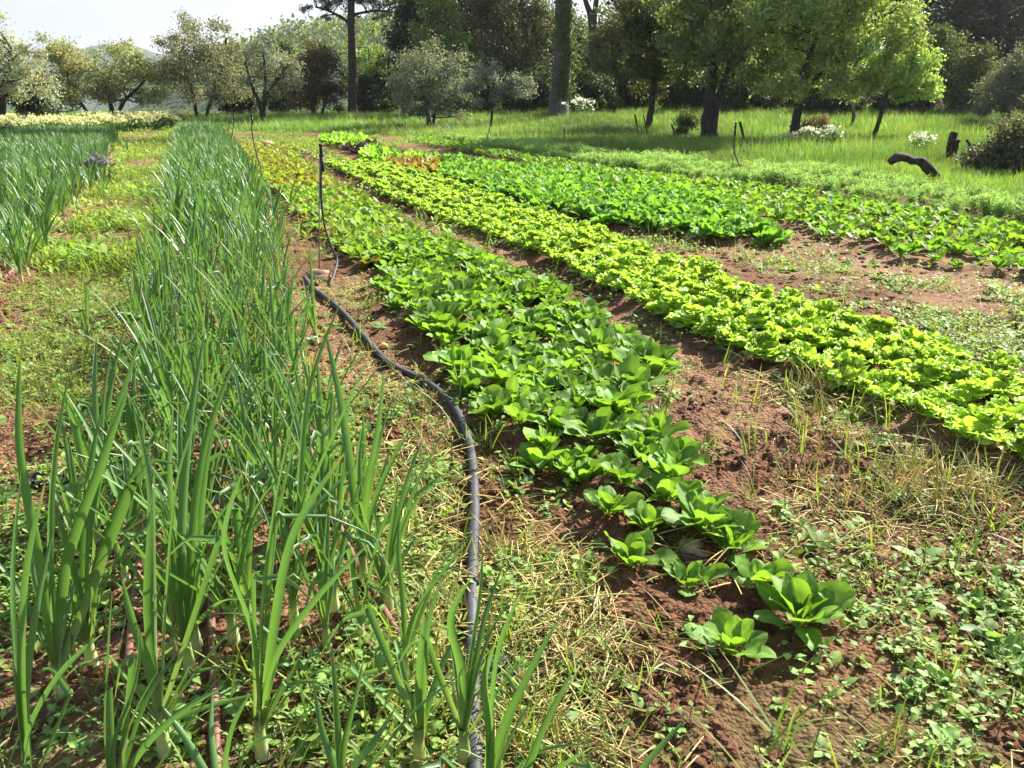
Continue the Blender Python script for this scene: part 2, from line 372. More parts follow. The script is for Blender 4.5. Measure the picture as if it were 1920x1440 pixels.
# ------------------------------------------------------------------ distant hills
def build_hill(name, pts, Y, depth, col, label, bump, seed):
    """pts: photo outline of the crest; a real ridge with a front and a back slope"""
    xs = np.linspace(pts[0][0], pts[-1][0], 160); ys = np.interp(xs, [p[0] for p in pts], [p[1] for p in pts])
    P = WP(xs, ys, Y); v = np.linspace(0, 1, 24); prof = np.sin(np.clip(v / .55, 0, 1) * pi / 2) * (v <= .55) + np.cos(np.clip((v - .55) / .45, 0, 1) * pi / 2) * (v > .55)
    X = np.broadcast_to(P[0], (24, 160)); Yy = Y + (v[:, None] - .55) * depth + 0 * X
    H = -8 + (P[2][None] + 8) * prof[:, None]
    H = H + bump * (fbm(X / (bump * 2.5), Yy / (bump * 2.5), 3, seed) - .5) * 2 * prof[:, None]
    C = np.broadcast_to(np.asarray(col), (24 * 160, 3)) * (.7 + .6 * fbm(X / 9., Yy / 9., 3, seed + 5).reshape(-1, 1))
    o = obj(name, mesh(name, np.column_stack([X.ravel(), Yy.ravel(), H.ravel()]), gridq(24, 160), C, M['soil']))
    tag(o, label, 'hill', kind='structure')
    return X.ravel(), Yy.ravel(), H.ravel()
hx, hy, hz = build_hill('hill', [(380, 190), (470, 120), (520, 92), (600, 72), (680, 62), (740, 52), (900, 40), (1100, 60), (1300, 190)], 330, 240, (.06, .09, .045), 'wooded hill rising behind the pine', 5, 5)
build_hill('far_hill', [(-500, 120), (-100, 122), (60, 108), (150, 100), (200, 95), (270, 94), (340, 103), (420, 112), (520, 102), (600, 118), (800, 150)], 900, 500, (.06, .085, .06), 'pale distant ridge on the horizon', 10, 9)

# ------------------------------------------------------------------ trees
def leaf_cloud(pts, size, colA, colB, aspect=.5, up=.5, out=None):
    """rhombic leaves at pts (N,3)"""
    N = len(pts)
    n = rng.normal(size=(N, 3)); n[:, 2] += up; n = n if out is None else n * .55 + out; n /= np.linalg.norm(n, axis=1, keepdims=True)
    a = rng.normal(size=(N, 3)); a -= n * (a * n).sum(1, keepdims=True); a /= np.linalg.norm(a, axis=1, keepdims=True); b = np.cross(n, a)
    s = (size * (.6 + .8 * rng.random(N)))[:, None]
    V = np.stack([pts - a * s * .5, pts + b * s * aspect * .5, pts + a * s * .5 - n * s * .12, pts - b * s * aspect * .5], 1).reshape(-1, 3)
    k = rng.random((N, 1)); c = (np.asarray(colA) * (1 - k) + np.asarray(colB) * k)
    return V, np.arange(N * 4).reshape(-1, 4), np.repeat(c, 4, axis=0)
def tree(name, label, Y, trunks, blobs, leaves, size, colA, colB, cat='tree', dens=1.0, limbs=1.0, bark='bark', aspect=.5, spread=.3, group=None, flatc=.8, nclus=None):
    """trunks: photo polylines (px, py, width px); blobs: photo ellipses (cx, cy, rx, ry) or with an extra distance offset in metres"""
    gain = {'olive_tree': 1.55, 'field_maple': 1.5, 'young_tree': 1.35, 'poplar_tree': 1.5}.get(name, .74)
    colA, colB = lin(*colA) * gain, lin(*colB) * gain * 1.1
    root_px = trunks[0][0] if trunks else (blobs[0][0], 220, 4)
    bx = (root_px[0] - 960) / FPX * Y; bz = float(gz(bx, Y)); base = np.array([bx, Y, bz])
    root = bpy.data.objects.new(name, None); COL.objects.link(root); root.location = base
    tag(root, label, cat, group)
    # crown
    E = []
    for b in blobs:
        dy = b[4] if len(b) > 4 else random.uniform(-.15, .15) * (b[2] + b[3]) * Y / FPX
        c = WP(b[0], b[1], Y + dy); k = (Y + dy) / FPX; E.append((c, np.array([b[2] * k, min(b[2], b[3] * 1.3) * k * .9, b[3] * k])))
    vol = np.array([e[1].prod() ** .75 for e in E]); vol /= vol.sum()
    cl_c, cl_w = [], []
    ncl = nclus or max(24, int(leaves / 170))
    for (c, r), w in zip(E, vol):
        m = max(3, int(ncl * w)); d = rng.normal(size=(m, 3)); d /= np.linalg.norm(d, axis=1, keepdims=True)
        rad = (.35 + .65 * rng.random((m, 1)) ** .45) * (1 + .16 * rng.normal(size=(m, 1)))
        cl_c.append(c + d * r * rad); cl_w += [float(min(r))] * m
    CC = np.concatenate(cl_c); cw = np.array(cl_w)
    gmin = gz(CC[:, 0], CC[:, 1], False); CC[:, 2] = np.maximum(CC[:, 2], gmin + .25)
    per = max(8, int(leaves * dens * (1.0 if name == 'field_maple' else .85) / len(CC))); cnt = np.maximum(4, (per * (.4 + 1.2 * rng.random(len(CC)))).astype(int))
    idx = np.repeat(np.arange(len(CC)), cnt)
    pts = CC[idx] + rng.normal(size=(len(idx), 3)) * (spread * cw[idx] * .6 + .06)[:, None] * np.array([1, 1, flatc])
    pts[:, 2] = np.maximum(pts[:, 2], gz(pts[:, 0], pts[:, 1], False) + .05)
    off = pts - CC[idx]; off = off / (np.linalg.norm(off, axis=1, keepdims=True) + .05)
    v, q, c = leaf_cloud(pts - base, size * 1.35, colA, colB, aspect * 1.15, .3, off * .8)
    cj = (jitcol(len(CC), .22, .1))[idx]; c = c * np.repeat(cj, 4, axis=0)
    crown = obj('crown', mesh('crown', v, q, c, M['tree'], False), root)
    # trunk and limbs
    parts = []; tips = []
    for tr in trunks:
        P = np.array([WP(p[0], p[1], Y) for p in tr]) - base
        if tr is trunks[0] or tr[0][1] >= root_px[1] - 12: P[0][2] = -.15
        w = np.array([p[2] for p in tr]) * .5 * Y / FPX
        n = max(6, 4 * len(P)); PS = smooth_path(P, n); wr = np.interp(np.linspace(0, 1, n), np.linspace(0, 1, len(w)), w)
        PS[:, 1] += np.interp(np.linspace(0, 1, n), [0, 1], [0, random.uniform(-.5, .5)])
        wr[0] *= 1.35; wr[1] *= 1.1
        PS[1:-1] += rng.normal(size=(n - 2, 3)) * wr[1:-1, None] * (.05 if name == 'pine_tree' else .14)
        parts.append(tube(PS, wr, 8)); tips.append((PS, wr))
    if tips and limbs > 0:
        nl = int(min(len(CC), 26 * limbs + 4)); sel = rng.choice(len(CC), nl, replace=False)
        allp = np.concatenate([t[0][max(1, len(t[0]) // 3):] for t in tips]); allw = np.concatenate([t[1][max(1, len(t[1]) // 3):] for t in tips])
        for s in sel:
            tgt = CC[s] - base; d = np.linalg.norm(allp - tgt, axis=1) + 2.5 * np.maximum(0, allp[:, 2] - tgt[2]); i = int(np.argmin(d + rng.random(len(d)) * .6))
            a = allp[i]; wa = allw[i] * .55; mid = a * .45 + tgt * .55 + rng.normal(size=3) * .12 * np.linalg.norm(tgt - a); mid[2] -= .05 * np.linalg.norm(tgt - a)
            PS = smooth_path([a, mid, tgt], 7); parts.append(tube(PS, np.linspace(max(wa, .012), .008, 7), 5))
            for _ in range(2):
                e = tgt + rng.normal(size=3) * cw[s] * .45; m0 = PS[4]
                parts.append(tube(smooth_path([m0, (m0 + e) / 2 + rng.normal(size=3) * .05, e], 4), np.linspace(max(wa * .4, .009), .005, 4), 4))
    if parts:
        v, q, c = join(parts); obj('trunk', mesh('trunk', v, q, None, M[bark]), root)
    return root, base
OLV, OLV2 = (98, 105, 84), (142, 147, 124)
YOL, YOL2 = (106, 112, 76), (144, 148, 106)
DRK, DRK2 = (42, 58, 28), (78, 96, 44)
BRT, BRT2 = (92, 122, 46), (138, 166, 66)
tree('olive_tree', 'grey olive tree with dark trunk cut by the left edge of the photo', 46, [[(-2, 224, 15), (8, 180, 11), (20, 140, 8), (30, 90, 5)]],
     [(10, 110, 70, 70), (48, 75, 32, 48), (-40, 80, 60, 60), (50, 155, 42, 42), (5, 45, 25, 22), (-20, 165, 50, 40)], 15000, .1, OLV, OLV2, bark='bark')
tree('olive_tree', 'yellowish olive tree with slanting thin trunk, second from the far left', 50, [[(180, 224, 7), (155, 195, 5), (140, 165, 4), (130, 130, 3)]],
     [(125, 125, 42, 42), (108, 172, 38, 36), (150, 165, 34, 36), (120, 95, 22, 16)], 11000, .1, YOL, YOL2)
tree('olive_tree', 'rounded yellow-green olive tree with trunk forking low behind the white flowers', 52, [[(212, 222, 10), (205, 195, 8), (198, 165, 5), (205, 130, 3)], [(212, 215, 8), (232, 190, 7), (258, 165, 5), (275, 140, 3)]],
     [(225, 130, 52, 38), (265, 150, 33, 42), (195, 150, 36, 40), (240, 112, 40, 22), (285, 185, 25, 22)], 14000, .1, YOL, YOL2)
tree('olive_tree', 'tall grey-green olive with twin peaked crown against the sky', 54, [[(370, 224, 9), (365, 185, 7), (350, 130, 5), (345, 80, 3)], [(384, 222, 7), (395, 185, 6), (415, 120, 4), (422, 70, 3)]],
     [(350, 72, 36, 34), (322, 110, 28, 40), (380, 115, 62, 52), (420, 68, 26, 30), (420, 130, 46, 46), (345, 160, 42, 35), (430, 170, 35, 28)], 22000, .1, (84, 88, 66), (124, 126, 100))
tree('olive_tree', 'sparse olive with a dark forked trunk and open crown', 49, [[(494, 230, 13), (492, 205, 11), (508, 165, 7), (540, 122, 4)], [(492, 205, 9), (474, 160, 6), (464, 115, 3)], [(494, 195, 7), (500, 150, 5), (498, 100, 3)]],
     [(468, 125, 32, 32), (510, 108, 42, 32), (532, 138, 36, 32), (482, 160, 36, 24)], 6000, .09, OLV, (120, 122, 100), limbs=1.6)
tree('oak_tree', 'brownish leaved oak between the open olive and the pine', 56, [[(588, 224, 10), (588, 190, 8), (594, 150, 5)], [(600, 220, 6), (612, 185, 5), (620, 160, 3)]],
     [(592, 112, 38, 32), (602, 150, 46, 42), (568, 172, 28, 32), (622, 178, 24, 28)], 13000, .11, (78, 72, 42), (112, 98, 58))
tree('oak_tree', 'dark green tree just behind the brownish oak', 64, [[(538, 222, 9), (536, 170, 7), (535, 120, 4)]],
     [(533, 118, 26, 36), (556, 150, 36, 46), (540, 190, 45, 26)], 9000, .13, DRK, DRK2)
tree('pine_tree', 'tall pine with bare straight trunk standing apart against the sky', 55, [[(662, 226, 18), (661, 120, 14), (659, 0, 12), (657, -120, 9), (655, -180, 5)], [(660, 45, 5), (620, 22, 4), (590, 12, 3)], [(660, 28, 5), (700, 20, 4), (735, 22, 3)], [(659, 60, 4), (640, 30, 3), (612, 28, 2)]],
     [(600, 12, 38, 12), (695, 10, 45, 14), (640, -20, 70, 20), (725, 26, 18, 7), (575, 18, 14, 6), (650, -60, 90, 26), (650, -120, 70, 34), (690, 34, 34, 7), (615, 34, 30, 7), (640, 4, 50, 12), (700, -12, 60, 14)], 26000, .13, (50, 60, 38), (88, 96, 62), nclus=190, spread=.5, aspect=.16, flatc=.55, limbs=1.5)
tree('poplar_tree', 'light green young tree just to the side of the bare pine trunk', 61, [[(692, 224, 6), (694, 150, 4), (690, 90, 3)]],
     [(690, 105, 30, 42), (700, 165, 38, 45), (672, 180, 26, 36)], 9000, .12, (82, 104, 50), (118, 140, 72))
tree('cypress_tree', 'very dark broad conifer rising out of the frame beside the pine', 60, [[(760, 226, 14), (762, 100, 10), (770, -60, 5)]],
     [(772, 70, 34, 60), (800, 0, 50, 60), (768, 135, 42, 50), (800, -70, 46, 50), (735, 175, 38, 34), (700, 200, 40, 22)], 24000, .13, (32, 42, 28), (52, 64, 40))
tree('poplar_tree', 'bright green tall poplar in front of the dark conifer', 55, [[(832, 226, 9), (820, 120, 7), (805, 0, 4)]],
     [(800, 60, 26, 80), (850, 130, 36, 66), (835, 40, 26, 44), (805, -40, 30, 50), (868, 180, 26, 36), (815, 150, 30, 40)], 22000, .12, (66, 86, 44), (106, 126, 62))
tree('olive_tree', 'wide grey bushy olive standing in the shade of the wood', 45, [[(806, 238, 9), (802, 205, 8), (790, 165, 5)], [(808, 230, 6), (822, 190, 5), (840, 150, 3)]],
     [(810, 138, 55, 42), (768, 162, 38, 42), (842, 172, 38, 38), (802, 196, 50, 20)], 16000, .09, (72, 80, 66), (98, 106, 90))
tree('oak_tree', 'massive dark oak crown filling the gap before the ivy-clad trunk', 59, [[(950, 222, 18), (948, 150, 14), (955, 60, 9)]],
     [(950, 60, 76, 62), (900, 135, 46, 56), (985, 130, 56, 56), (1010, 40, 46, 56), (930, 0, 60, 50), (900, 55, 46, 50), (960, -70, 80, 50), (945, 185, 70, 32)], 36000, .13, (44, 56, 28), (92, 100, 50))
tree('olive_tree', 'small thin-stemmed olive in shade before the dark oak', 43, [[(921, 240, 5), (922, 205, 4), (916, 170, 3)], [(922, 205, 3), (950, 170, 2.5), (975, 160, 2)]],
     [(922, 150, 52, 24), (962, 164, 38, 22), (895, 166, 28, 20)], 6500, .08, (70, 78, 68), (102, 110, 98), limbs=1.3)
ivt, ivb = tree('pine_tree', 'thick straight pine trunk half covered in ivy', 47, [[(1047, 212, 38), (1054, 120, 31), (1057, 0, 29), (1060, -300, 24), (1064, -590, 12)]],
     [(1060, -590, 150, 60), (960, -550, 90, 40), (1160, -560, 100, 45), (1060, -660, 110, 50)], 22000, .2, (40, 50, 32), (66, 76, 48), aspect=.16, flatc=.5, bark='bark2')
py_ = rng.uniform(0, 185, 2600); pxo = 1054 + rng.normal(6, 11, 2600) + 3 * np.sin(py_ / 14)
iv = np.array([WP(a, b, 47) for a, b in zip(pxo, py_)]); ctr = np.array([WP(np.interp(b, [0, 120, 212], [1057, 1054, 1047]), b, 47) for b in py_])
dx = iv[:, 0] - ctr[:, 0]; rad = .5; ang = np.clip(dx / .55, -1, 1); iv[:, 1] = 47 - np.sqrt(np.maximum(.02, rad ** 2 - np.clip(dx, -.48, .48) ** 2)) * rng.choice([1, 1, -1], len(dx)) - .05
v, q, c = leaf_cloud(iv - ivb, .13, lin(62, 84, 34), lin(104, 128, 52), .8, .1)
o = obj('ivy', mesh('ivy', v, q, c, M['tree'], False), ivt); o['label'] = 'green ivy climbing the trunk'
tree('pine_tree', 'dark forked pine top seen through a gap beside the ivy-clad trunk', 72, [[(1114, 210, 15), (1112, 60, 14), (1100, 10, 9), (1080, -40, 6)], [(1112, 60, 10), (1118, 0, 9), (1128, -60, 5)]],
     [(1090, -70, 60, 30), (1140, -80, 60, 30), (1100, -110, 80, 30)], 8000, .2, (40, 48, 32), (64, 72, 46), aspect=.18)
tree('oak_tree', 'brown-green oak with dense crown just past the ivy-clad trunk', 54, [[(1150, 226, 16), (1155, 150, 12), (1150, 80, 7)]],
     [(1140, 95, 46, 52), (1175, 120, 56, 56), (1120, 155, 46, 46), (1160, 185, 70, 28), (1185, 50, 46, 46)], 24000, .12, (68, 80, 40), (116, 124, 62))
tree('oak_tree', 'dark oak with slim trunk standing in the sunlit grass', 38, [[(1213, 246, 14), (1221, 205, 12), (1226, 150, 10), (1238, 80, 7)], [(1226, 150, 6), (1262, 110, 4), (1280, 80, 3)]],
     [(1230, 80, 56, 46), (1262, 120, 52, 44), (1210, 140, 40, 36), (1250, 25, 60, 42), (1280, 60, 40, 40), (1200, 30, 50, 40)], 20000, .11, (52, 64, 32), (100, 108, 54))
tree('field_maple', 'big shady maple on two dark leaning trunks', 33, [[(1320, 262, 22), (1330, 195, 20), (1338, 130, 15), (1318, 60, 9), (1310, 10, 5)], [(1332, 258, 17), (1344, 190, 14), (1372, 110, 9), (1400, 50, 5)]],
     [(1330, 50, 80, 55), (1400, 100, 66, 56), (1290, 30, 50, 50), (1420, 25, 76, 56), (1340, 128, 56, 28), (1465, 110, 46, 46), (1270, 95, 40, 40), (1400, -50, 130, 50), (1300, -40, 80, 50), (1380, -150, 140, 70), (1370, -260, 130, 70)], 44000, .105, (66, 82, 48), (106, 124, 74))
tree('field_maple', 'large bright maple with a single dark trunk beside white flowers', 31, [[(1485, 270, 21), (1496, 205, 15), (1500, 150, 12), (1522, 80, 8), (1540, 20, 5)], [(1498, 180, 7), (1560, 120, 5), (1620, 90, 3)]],
     [(1560, 58, 92, 62), (1640, 40, 92, 50), (1500, 30, 76, 55), (1600, 118, 76, 36), (1702, 52, 46, 40), (1482, 150, 36, 36), (1540, 150, 46, 26), (1440, 165, 40, 24), (1600, 150, 60, 30), (1600, -40, 130, 50), (1590, -150, 150, 70), (1590, -260, 130, 70)], 48000, .1, (88, 106, 56), (130, 148, 82))
tree('young_tree', 'small leaning tree with the brightest sunlit leaves and thin dark stem', 31.5, [[(1633, 270, 9), (1652, 215, 8), (1668, 165, 6), (1690, 125, 4)], [(1662, 188, 4), (1690, 182, 3), (1715, 175, 2)]],
     [(1680, 128, 60, 30), (1720, 152, 42, 28), (1645, 150, 36, 30), (1742, 172, 24, 17), (1690, 165, 44, 18)], 12000, .1, (110, 134, 62), (150, 172, 92))
tree('dead_tree', 'thin grey half-bare tree behind the leaning tree', 38, [[(1599, 244, 7), (1600, 195, 6), (1588, 160, 4), (1570, 140, 2)], [(1600, 195, 5), (1625, 185, 3), (1650, 192, 2)]],
     [(1590, 155, 46, 22), (1620, 168, 34, 18)], 1500, .09, (110, 108, 92), (150, 148, 130), bark='bark2', limbs=1.6)
tree('shrub', 'tall green bush at the wood edge beyond the grass slope', 47, [[(1800, 212, 8), (1800, 170, 6), (1805, 130, 3)]],
     [(1800, 120, 50, 44), (1788, 175, 48, 34), (1838, 165, 38, 38), (1770, 90, 30, 30)], 18000, .11, (68, 84, 40), (108, 122, 62), cat='bush')
tree('shrub', 'silvery grey bush at the right edge above the grass slope', 41, [[(1895, 205, 8), (1890, 170, 6), (1900, 140, 3)]],
     [(1888, 165, 42, 42), (1925, 130, 42, 40), (1930, 185, 40, 30), (1860, 195, 30, 18)], 14000, .09, (92, 98, 78), (132, 136, 112), cat='bush', bark='bark2')
tree('pine_tree', 'black-green pine mass in the upper right corner', 62, [[(1880, 220, 16), (1876, 100, 12), (1880, -40, 7)]],
     [(1850, 65, 60, 50), (1920, 20, 60, 70), (1765, 30, 36, 56), (1900, 110, 60, 40), (1850, -50, 120, 50), (1800, -20, 60, 60)], 24000, .17, (26, 32, 22), (46, 52, 34), aspect=.25)
tree('shrub', 'dark leafy bush with pale glinting leaves beside the fallen log', 17.5, [[(1880, 355, 9), (1872, 320, 7), (1865, 290, 4)], [(1890, 352, 7), (1905, 310, 5), (1920, 280, 3)]],
     [(1870, 300, 44, 34), (1905, 265, 40, 36), (1850, 335, 34, 22), (1925, 320, 40, 42), (1890, 342, 44, 18), (1840, 300, 26, 22)], 20000, .05, (74, 80, 56), (134, 136, 108), cat='bush', limbs=2)
tree('shrub', 'twiggy dry shrub at the foot of the bright maple', 32, [[(1522, 268, 3), (1528, 245, 2), (1540, 225, 1.5)], [(1522, 268, 3), (1512, 245, 2), (1506, 232, 1.5)]],
     [(1530, 240, 22, 18), (1512, 250, 16, 12), (1540, 225, 14, 10)], 2600, .06, (86, 80, 50), (130, 118, 78), cat='bush', limbs=1.5)
tree('shrub', 'small round leafy shrub between stake and double trunk', 34, [[(1286, 256, 3), (1286, 240, 2), (1287, 225, 1.5)]],
     [(1288, 232, 18, 18), (1280, 246, 14, 8)], 2200, .07, (60, 76, 40), (100, 118, 62), cat='bush')
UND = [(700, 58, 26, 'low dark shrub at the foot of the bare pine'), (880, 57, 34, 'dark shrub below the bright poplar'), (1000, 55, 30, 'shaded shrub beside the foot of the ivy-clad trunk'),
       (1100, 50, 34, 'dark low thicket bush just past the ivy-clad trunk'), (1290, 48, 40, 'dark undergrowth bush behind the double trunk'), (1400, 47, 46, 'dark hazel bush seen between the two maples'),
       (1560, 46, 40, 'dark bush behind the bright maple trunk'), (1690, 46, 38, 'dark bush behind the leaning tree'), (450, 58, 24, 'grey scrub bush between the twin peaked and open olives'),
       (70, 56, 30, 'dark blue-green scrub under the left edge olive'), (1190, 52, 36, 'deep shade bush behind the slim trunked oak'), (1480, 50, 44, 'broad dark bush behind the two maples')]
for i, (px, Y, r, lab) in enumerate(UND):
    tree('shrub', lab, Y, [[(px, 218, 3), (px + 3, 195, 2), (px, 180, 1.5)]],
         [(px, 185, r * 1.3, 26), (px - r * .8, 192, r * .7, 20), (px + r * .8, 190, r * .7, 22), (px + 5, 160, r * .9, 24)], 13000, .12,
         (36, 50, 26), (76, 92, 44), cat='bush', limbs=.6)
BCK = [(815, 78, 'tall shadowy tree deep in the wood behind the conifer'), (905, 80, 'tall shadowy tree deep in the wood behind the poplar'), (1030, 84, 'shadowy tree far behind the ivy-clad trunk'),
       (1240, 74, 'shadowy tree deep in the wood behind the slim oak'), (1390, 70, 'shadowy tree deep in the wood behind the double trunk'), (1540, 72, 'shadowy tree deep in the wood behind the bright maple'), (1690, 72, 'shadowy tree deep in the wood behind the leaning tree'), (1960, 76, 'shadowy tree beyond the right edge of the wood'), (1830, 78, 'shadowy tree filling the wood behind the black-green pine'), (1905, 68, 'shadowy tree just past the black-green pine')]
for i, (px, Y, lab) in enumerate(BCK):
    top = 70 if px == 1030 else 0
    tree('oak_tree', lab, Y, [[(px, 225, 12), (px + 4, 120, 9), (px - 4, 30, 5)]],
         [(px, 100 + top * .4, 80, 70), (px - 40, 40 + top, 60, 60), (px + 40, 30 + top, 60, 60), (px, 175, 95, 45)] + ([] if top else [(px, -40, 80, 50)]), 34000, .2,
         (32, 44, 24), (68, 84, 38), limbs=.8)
# wood on the far hillside: one mass
msk = np.where(hz > 2)[0]; s = rng.choice(msk, 9000); n = len(s)
hp = np.column_stack([hx[s] + rng.normal(size=n) * 3, hy[s] + rng.normal(size=n) * 3, hz[s] + rng.random(n) * 3])
hp = np.repeat(hp, 7, axis=0) + rng.normal(size=(n * 7, 3)) * np.array([1.3, 1.3, 1.2])
v, q, c = leaf_cloud(hp, 1.1, lin(60, 80, 44), lin(112, 128, 72), .8, .4); c *= np.repeat(np.repeat(jitcol(n, .3, .1), 7, 0), 4, 0)
tag(obj('hillside_woods', mesh('hillside_woods', v, q, c, M['tree'], False)), 'hazy green wood covering the far hillside', 'woods', kind='stuff')

def ground_path(pts, n, lift):
    P = np.array([G0(*p) for p in pts]); P = smooth_path(np.column_stack([P, np.zeros(len(P))]), n); kk = np.ones(11) / 11; P[:, :2] = np.column_stack([np.convolve(np.pad(P[:, i], 5, mode='reflect', reflect_type='odd'), kk, 'valid') for i in (0, 1)])
    z = gz(P[:, 0], P[:, 1], False); z = np.convolve(np.pad(z, 6, mode='edge'), np.ones(13) / 13, 'valid'); P[:, 2] = z + lift; return P
HOSE_PTS = [(572, 528), (580, 540), (596, 556), (640, 590), (690, 645), (735, 690), (790, 716), (838, 755), (870, 805), (886, 870), (890, 960), (887, 1060), (885, 1160), (885, 1260), (890, 1440), (898, 1700)]
DRIPS = [([(405, 1700), (408, 1440), (402, 1250), (398, 1100), (402, 1000), (412, 930), (410, 820), (385, 700), (380, 560), (384, 430), (378, 330), (372, 250)], 'brown drip pipe running straight through the middle of the onion bed'),
         ([(760, 1215), (735, 1190), (690, 1110), (655, 1050), (620, 960), (560, 800), (505, 620), (470, 480), (430, 340), (396, 250)], 'brown drip pipe near the hose side of the onion bed'),
         ([(235, 1440), (250, 1200), (268, 1000), (264, 850), (262, 740), (275, 690), (318, 650), (325, 600), (318, 500), (332, 400), (345, 300)], 'brown drip pipe along the path side of the onion bed'),
         ([(-60, 620), (20, 520), (100, 455), (140, 420), (180, 330)], 'brown drip pipe in the onion bed beyond the weedy path')]
PIPES = [np.column_stack([ground_path(HOSE_PTS, 160, 0), np.full(160, .03)])] + [np.column_stack([ground_path(p, 160, 0), np.full(160, .012)]) for p, _ in DRIPS]
# ------------------------------------------------------------------ onions
ONG, ONG2, ONB_ = np.array([.13, .245, .062]), np.array([.088, .18, .07]), np.array([.42, .48, .22])
def onion_leaf(P, r, sides=6, dry=0., n=12, side=(1, 0, 0)):
    u = np.linspace(0, 1, n); PS = smooth_path(P, n)
    rr = r * np.interp(u, [0, .12, .4, .75, .93, 1], [.75, .95, 1, .68, .28, .06])
    c = ONG[None] * (1 - u[:, None]) + ONG2[None] * u[:, None]
    k = np.interp(u, [0, .22], [1, 0])[:, None]; c = c * (1 - k) + (ONB_ * .6 + ONG * .4) * k
    if dry: kd = np.interp(u, [0, 1 - dry, 1], [0, 0, 1])[:, None]; c = c * (1 - kd) + np.array([.34, .26, .09]) * kd
    return strap(PS, rr, sides, c, side)
def kink_path(p0, k, e):
    p0, k, e = map(np.asarray, (p0, k, e)); d = (k - p0); 
    return [p0, p0 + d * .5, p0 + d * .93, k + d * .03 / max(np.linalg.norm(d), .1) * .1, k + (e - k) * .08, (k + e) / 2 + np.array([0, 0, .03]), e]
def onion(h, nl, sides=6, n=12, lean=(0, 0), full=True, fat=1.):
    """list of leaf meshes and one stalk"""
    az0 = random.uniform(0, pi); leaves = []; sh = h * random.uniform(.14, .2); rs = .0085 + .006 * h
    for i in range(nl):
        az = az0 + pi * (i % 2) + random.gauss(0, .55); t = i / max(1, nl - 1)
        L = h * random.uniform(.7, 1.02) * (1 - .25 * (1 - t) ** 2); th = R(random.uniform(2, 15) + random.choice([8, 20, 38]) * (1 - t))
        d = np.array([cos(az) * sin(th), sin(az) * sin(th), cos(th)]) + np.array([lean[0], lean[1], 0]) * .6
        p0 = np.array([cos(az) * rs * .4, sin(az) * rs * .4, sh * random.uniform(.55, 1.)]); o = np.array([cos(az), sin(az), 0])
        r = random.uniform(.007, .0125) * (.6 + .7 * h) * fat
        if random.random() < .33 and full:
            k = p0 + d * L * random.uniform(.45, .7); e = k + o * L * random.uniform(.15, .35) + np.array([random.gauss(0, .06), random.gauss(0, .06), -L * random.uniform(.0, .3)])
            P = kink_path(p0, k, e)
        else:
            P = [p0, p0 + d * L * .35, p0 + d * L * .7 + o * L * .03, p0 + d * L + o * L * random.uniform(.02, .16) + np.array([0, 0, -L * .02])]
        leaves.append(onion_leaf(P, r, sides, random.choice([0, 0, .08, .2, .0]) if full else 0, n, -o))
    st = tube([(0, 0, -.03), (0, 0, .01), (0, 0, sh * .6), (0, 0, sh * 1.05)], [rs * 1.1, rs * 1.3, rs, rs * .8], max(5, sides), np.array([[.5, .5, .33], [.55, .55, .36], [.42, .48, .2], [.2, .32, .1]]), cap=False)
    return leaves, st
ON_N = 0
def onion_thing(label, loc, leaves, st, group='onions in the long beds', rot=0, sc=1):
    root = bpy.data.objects.new('onion_plant', None); COL.objects.link(root); root.location = loc; root.rotation_euler = (0, 0, rot); root.scale = (sc,) * 3
    tag(root, label, 'onion plant', group)
    obj('stalk', st, root)
    for l in leaves: obj('leaf', l, root)
    return root
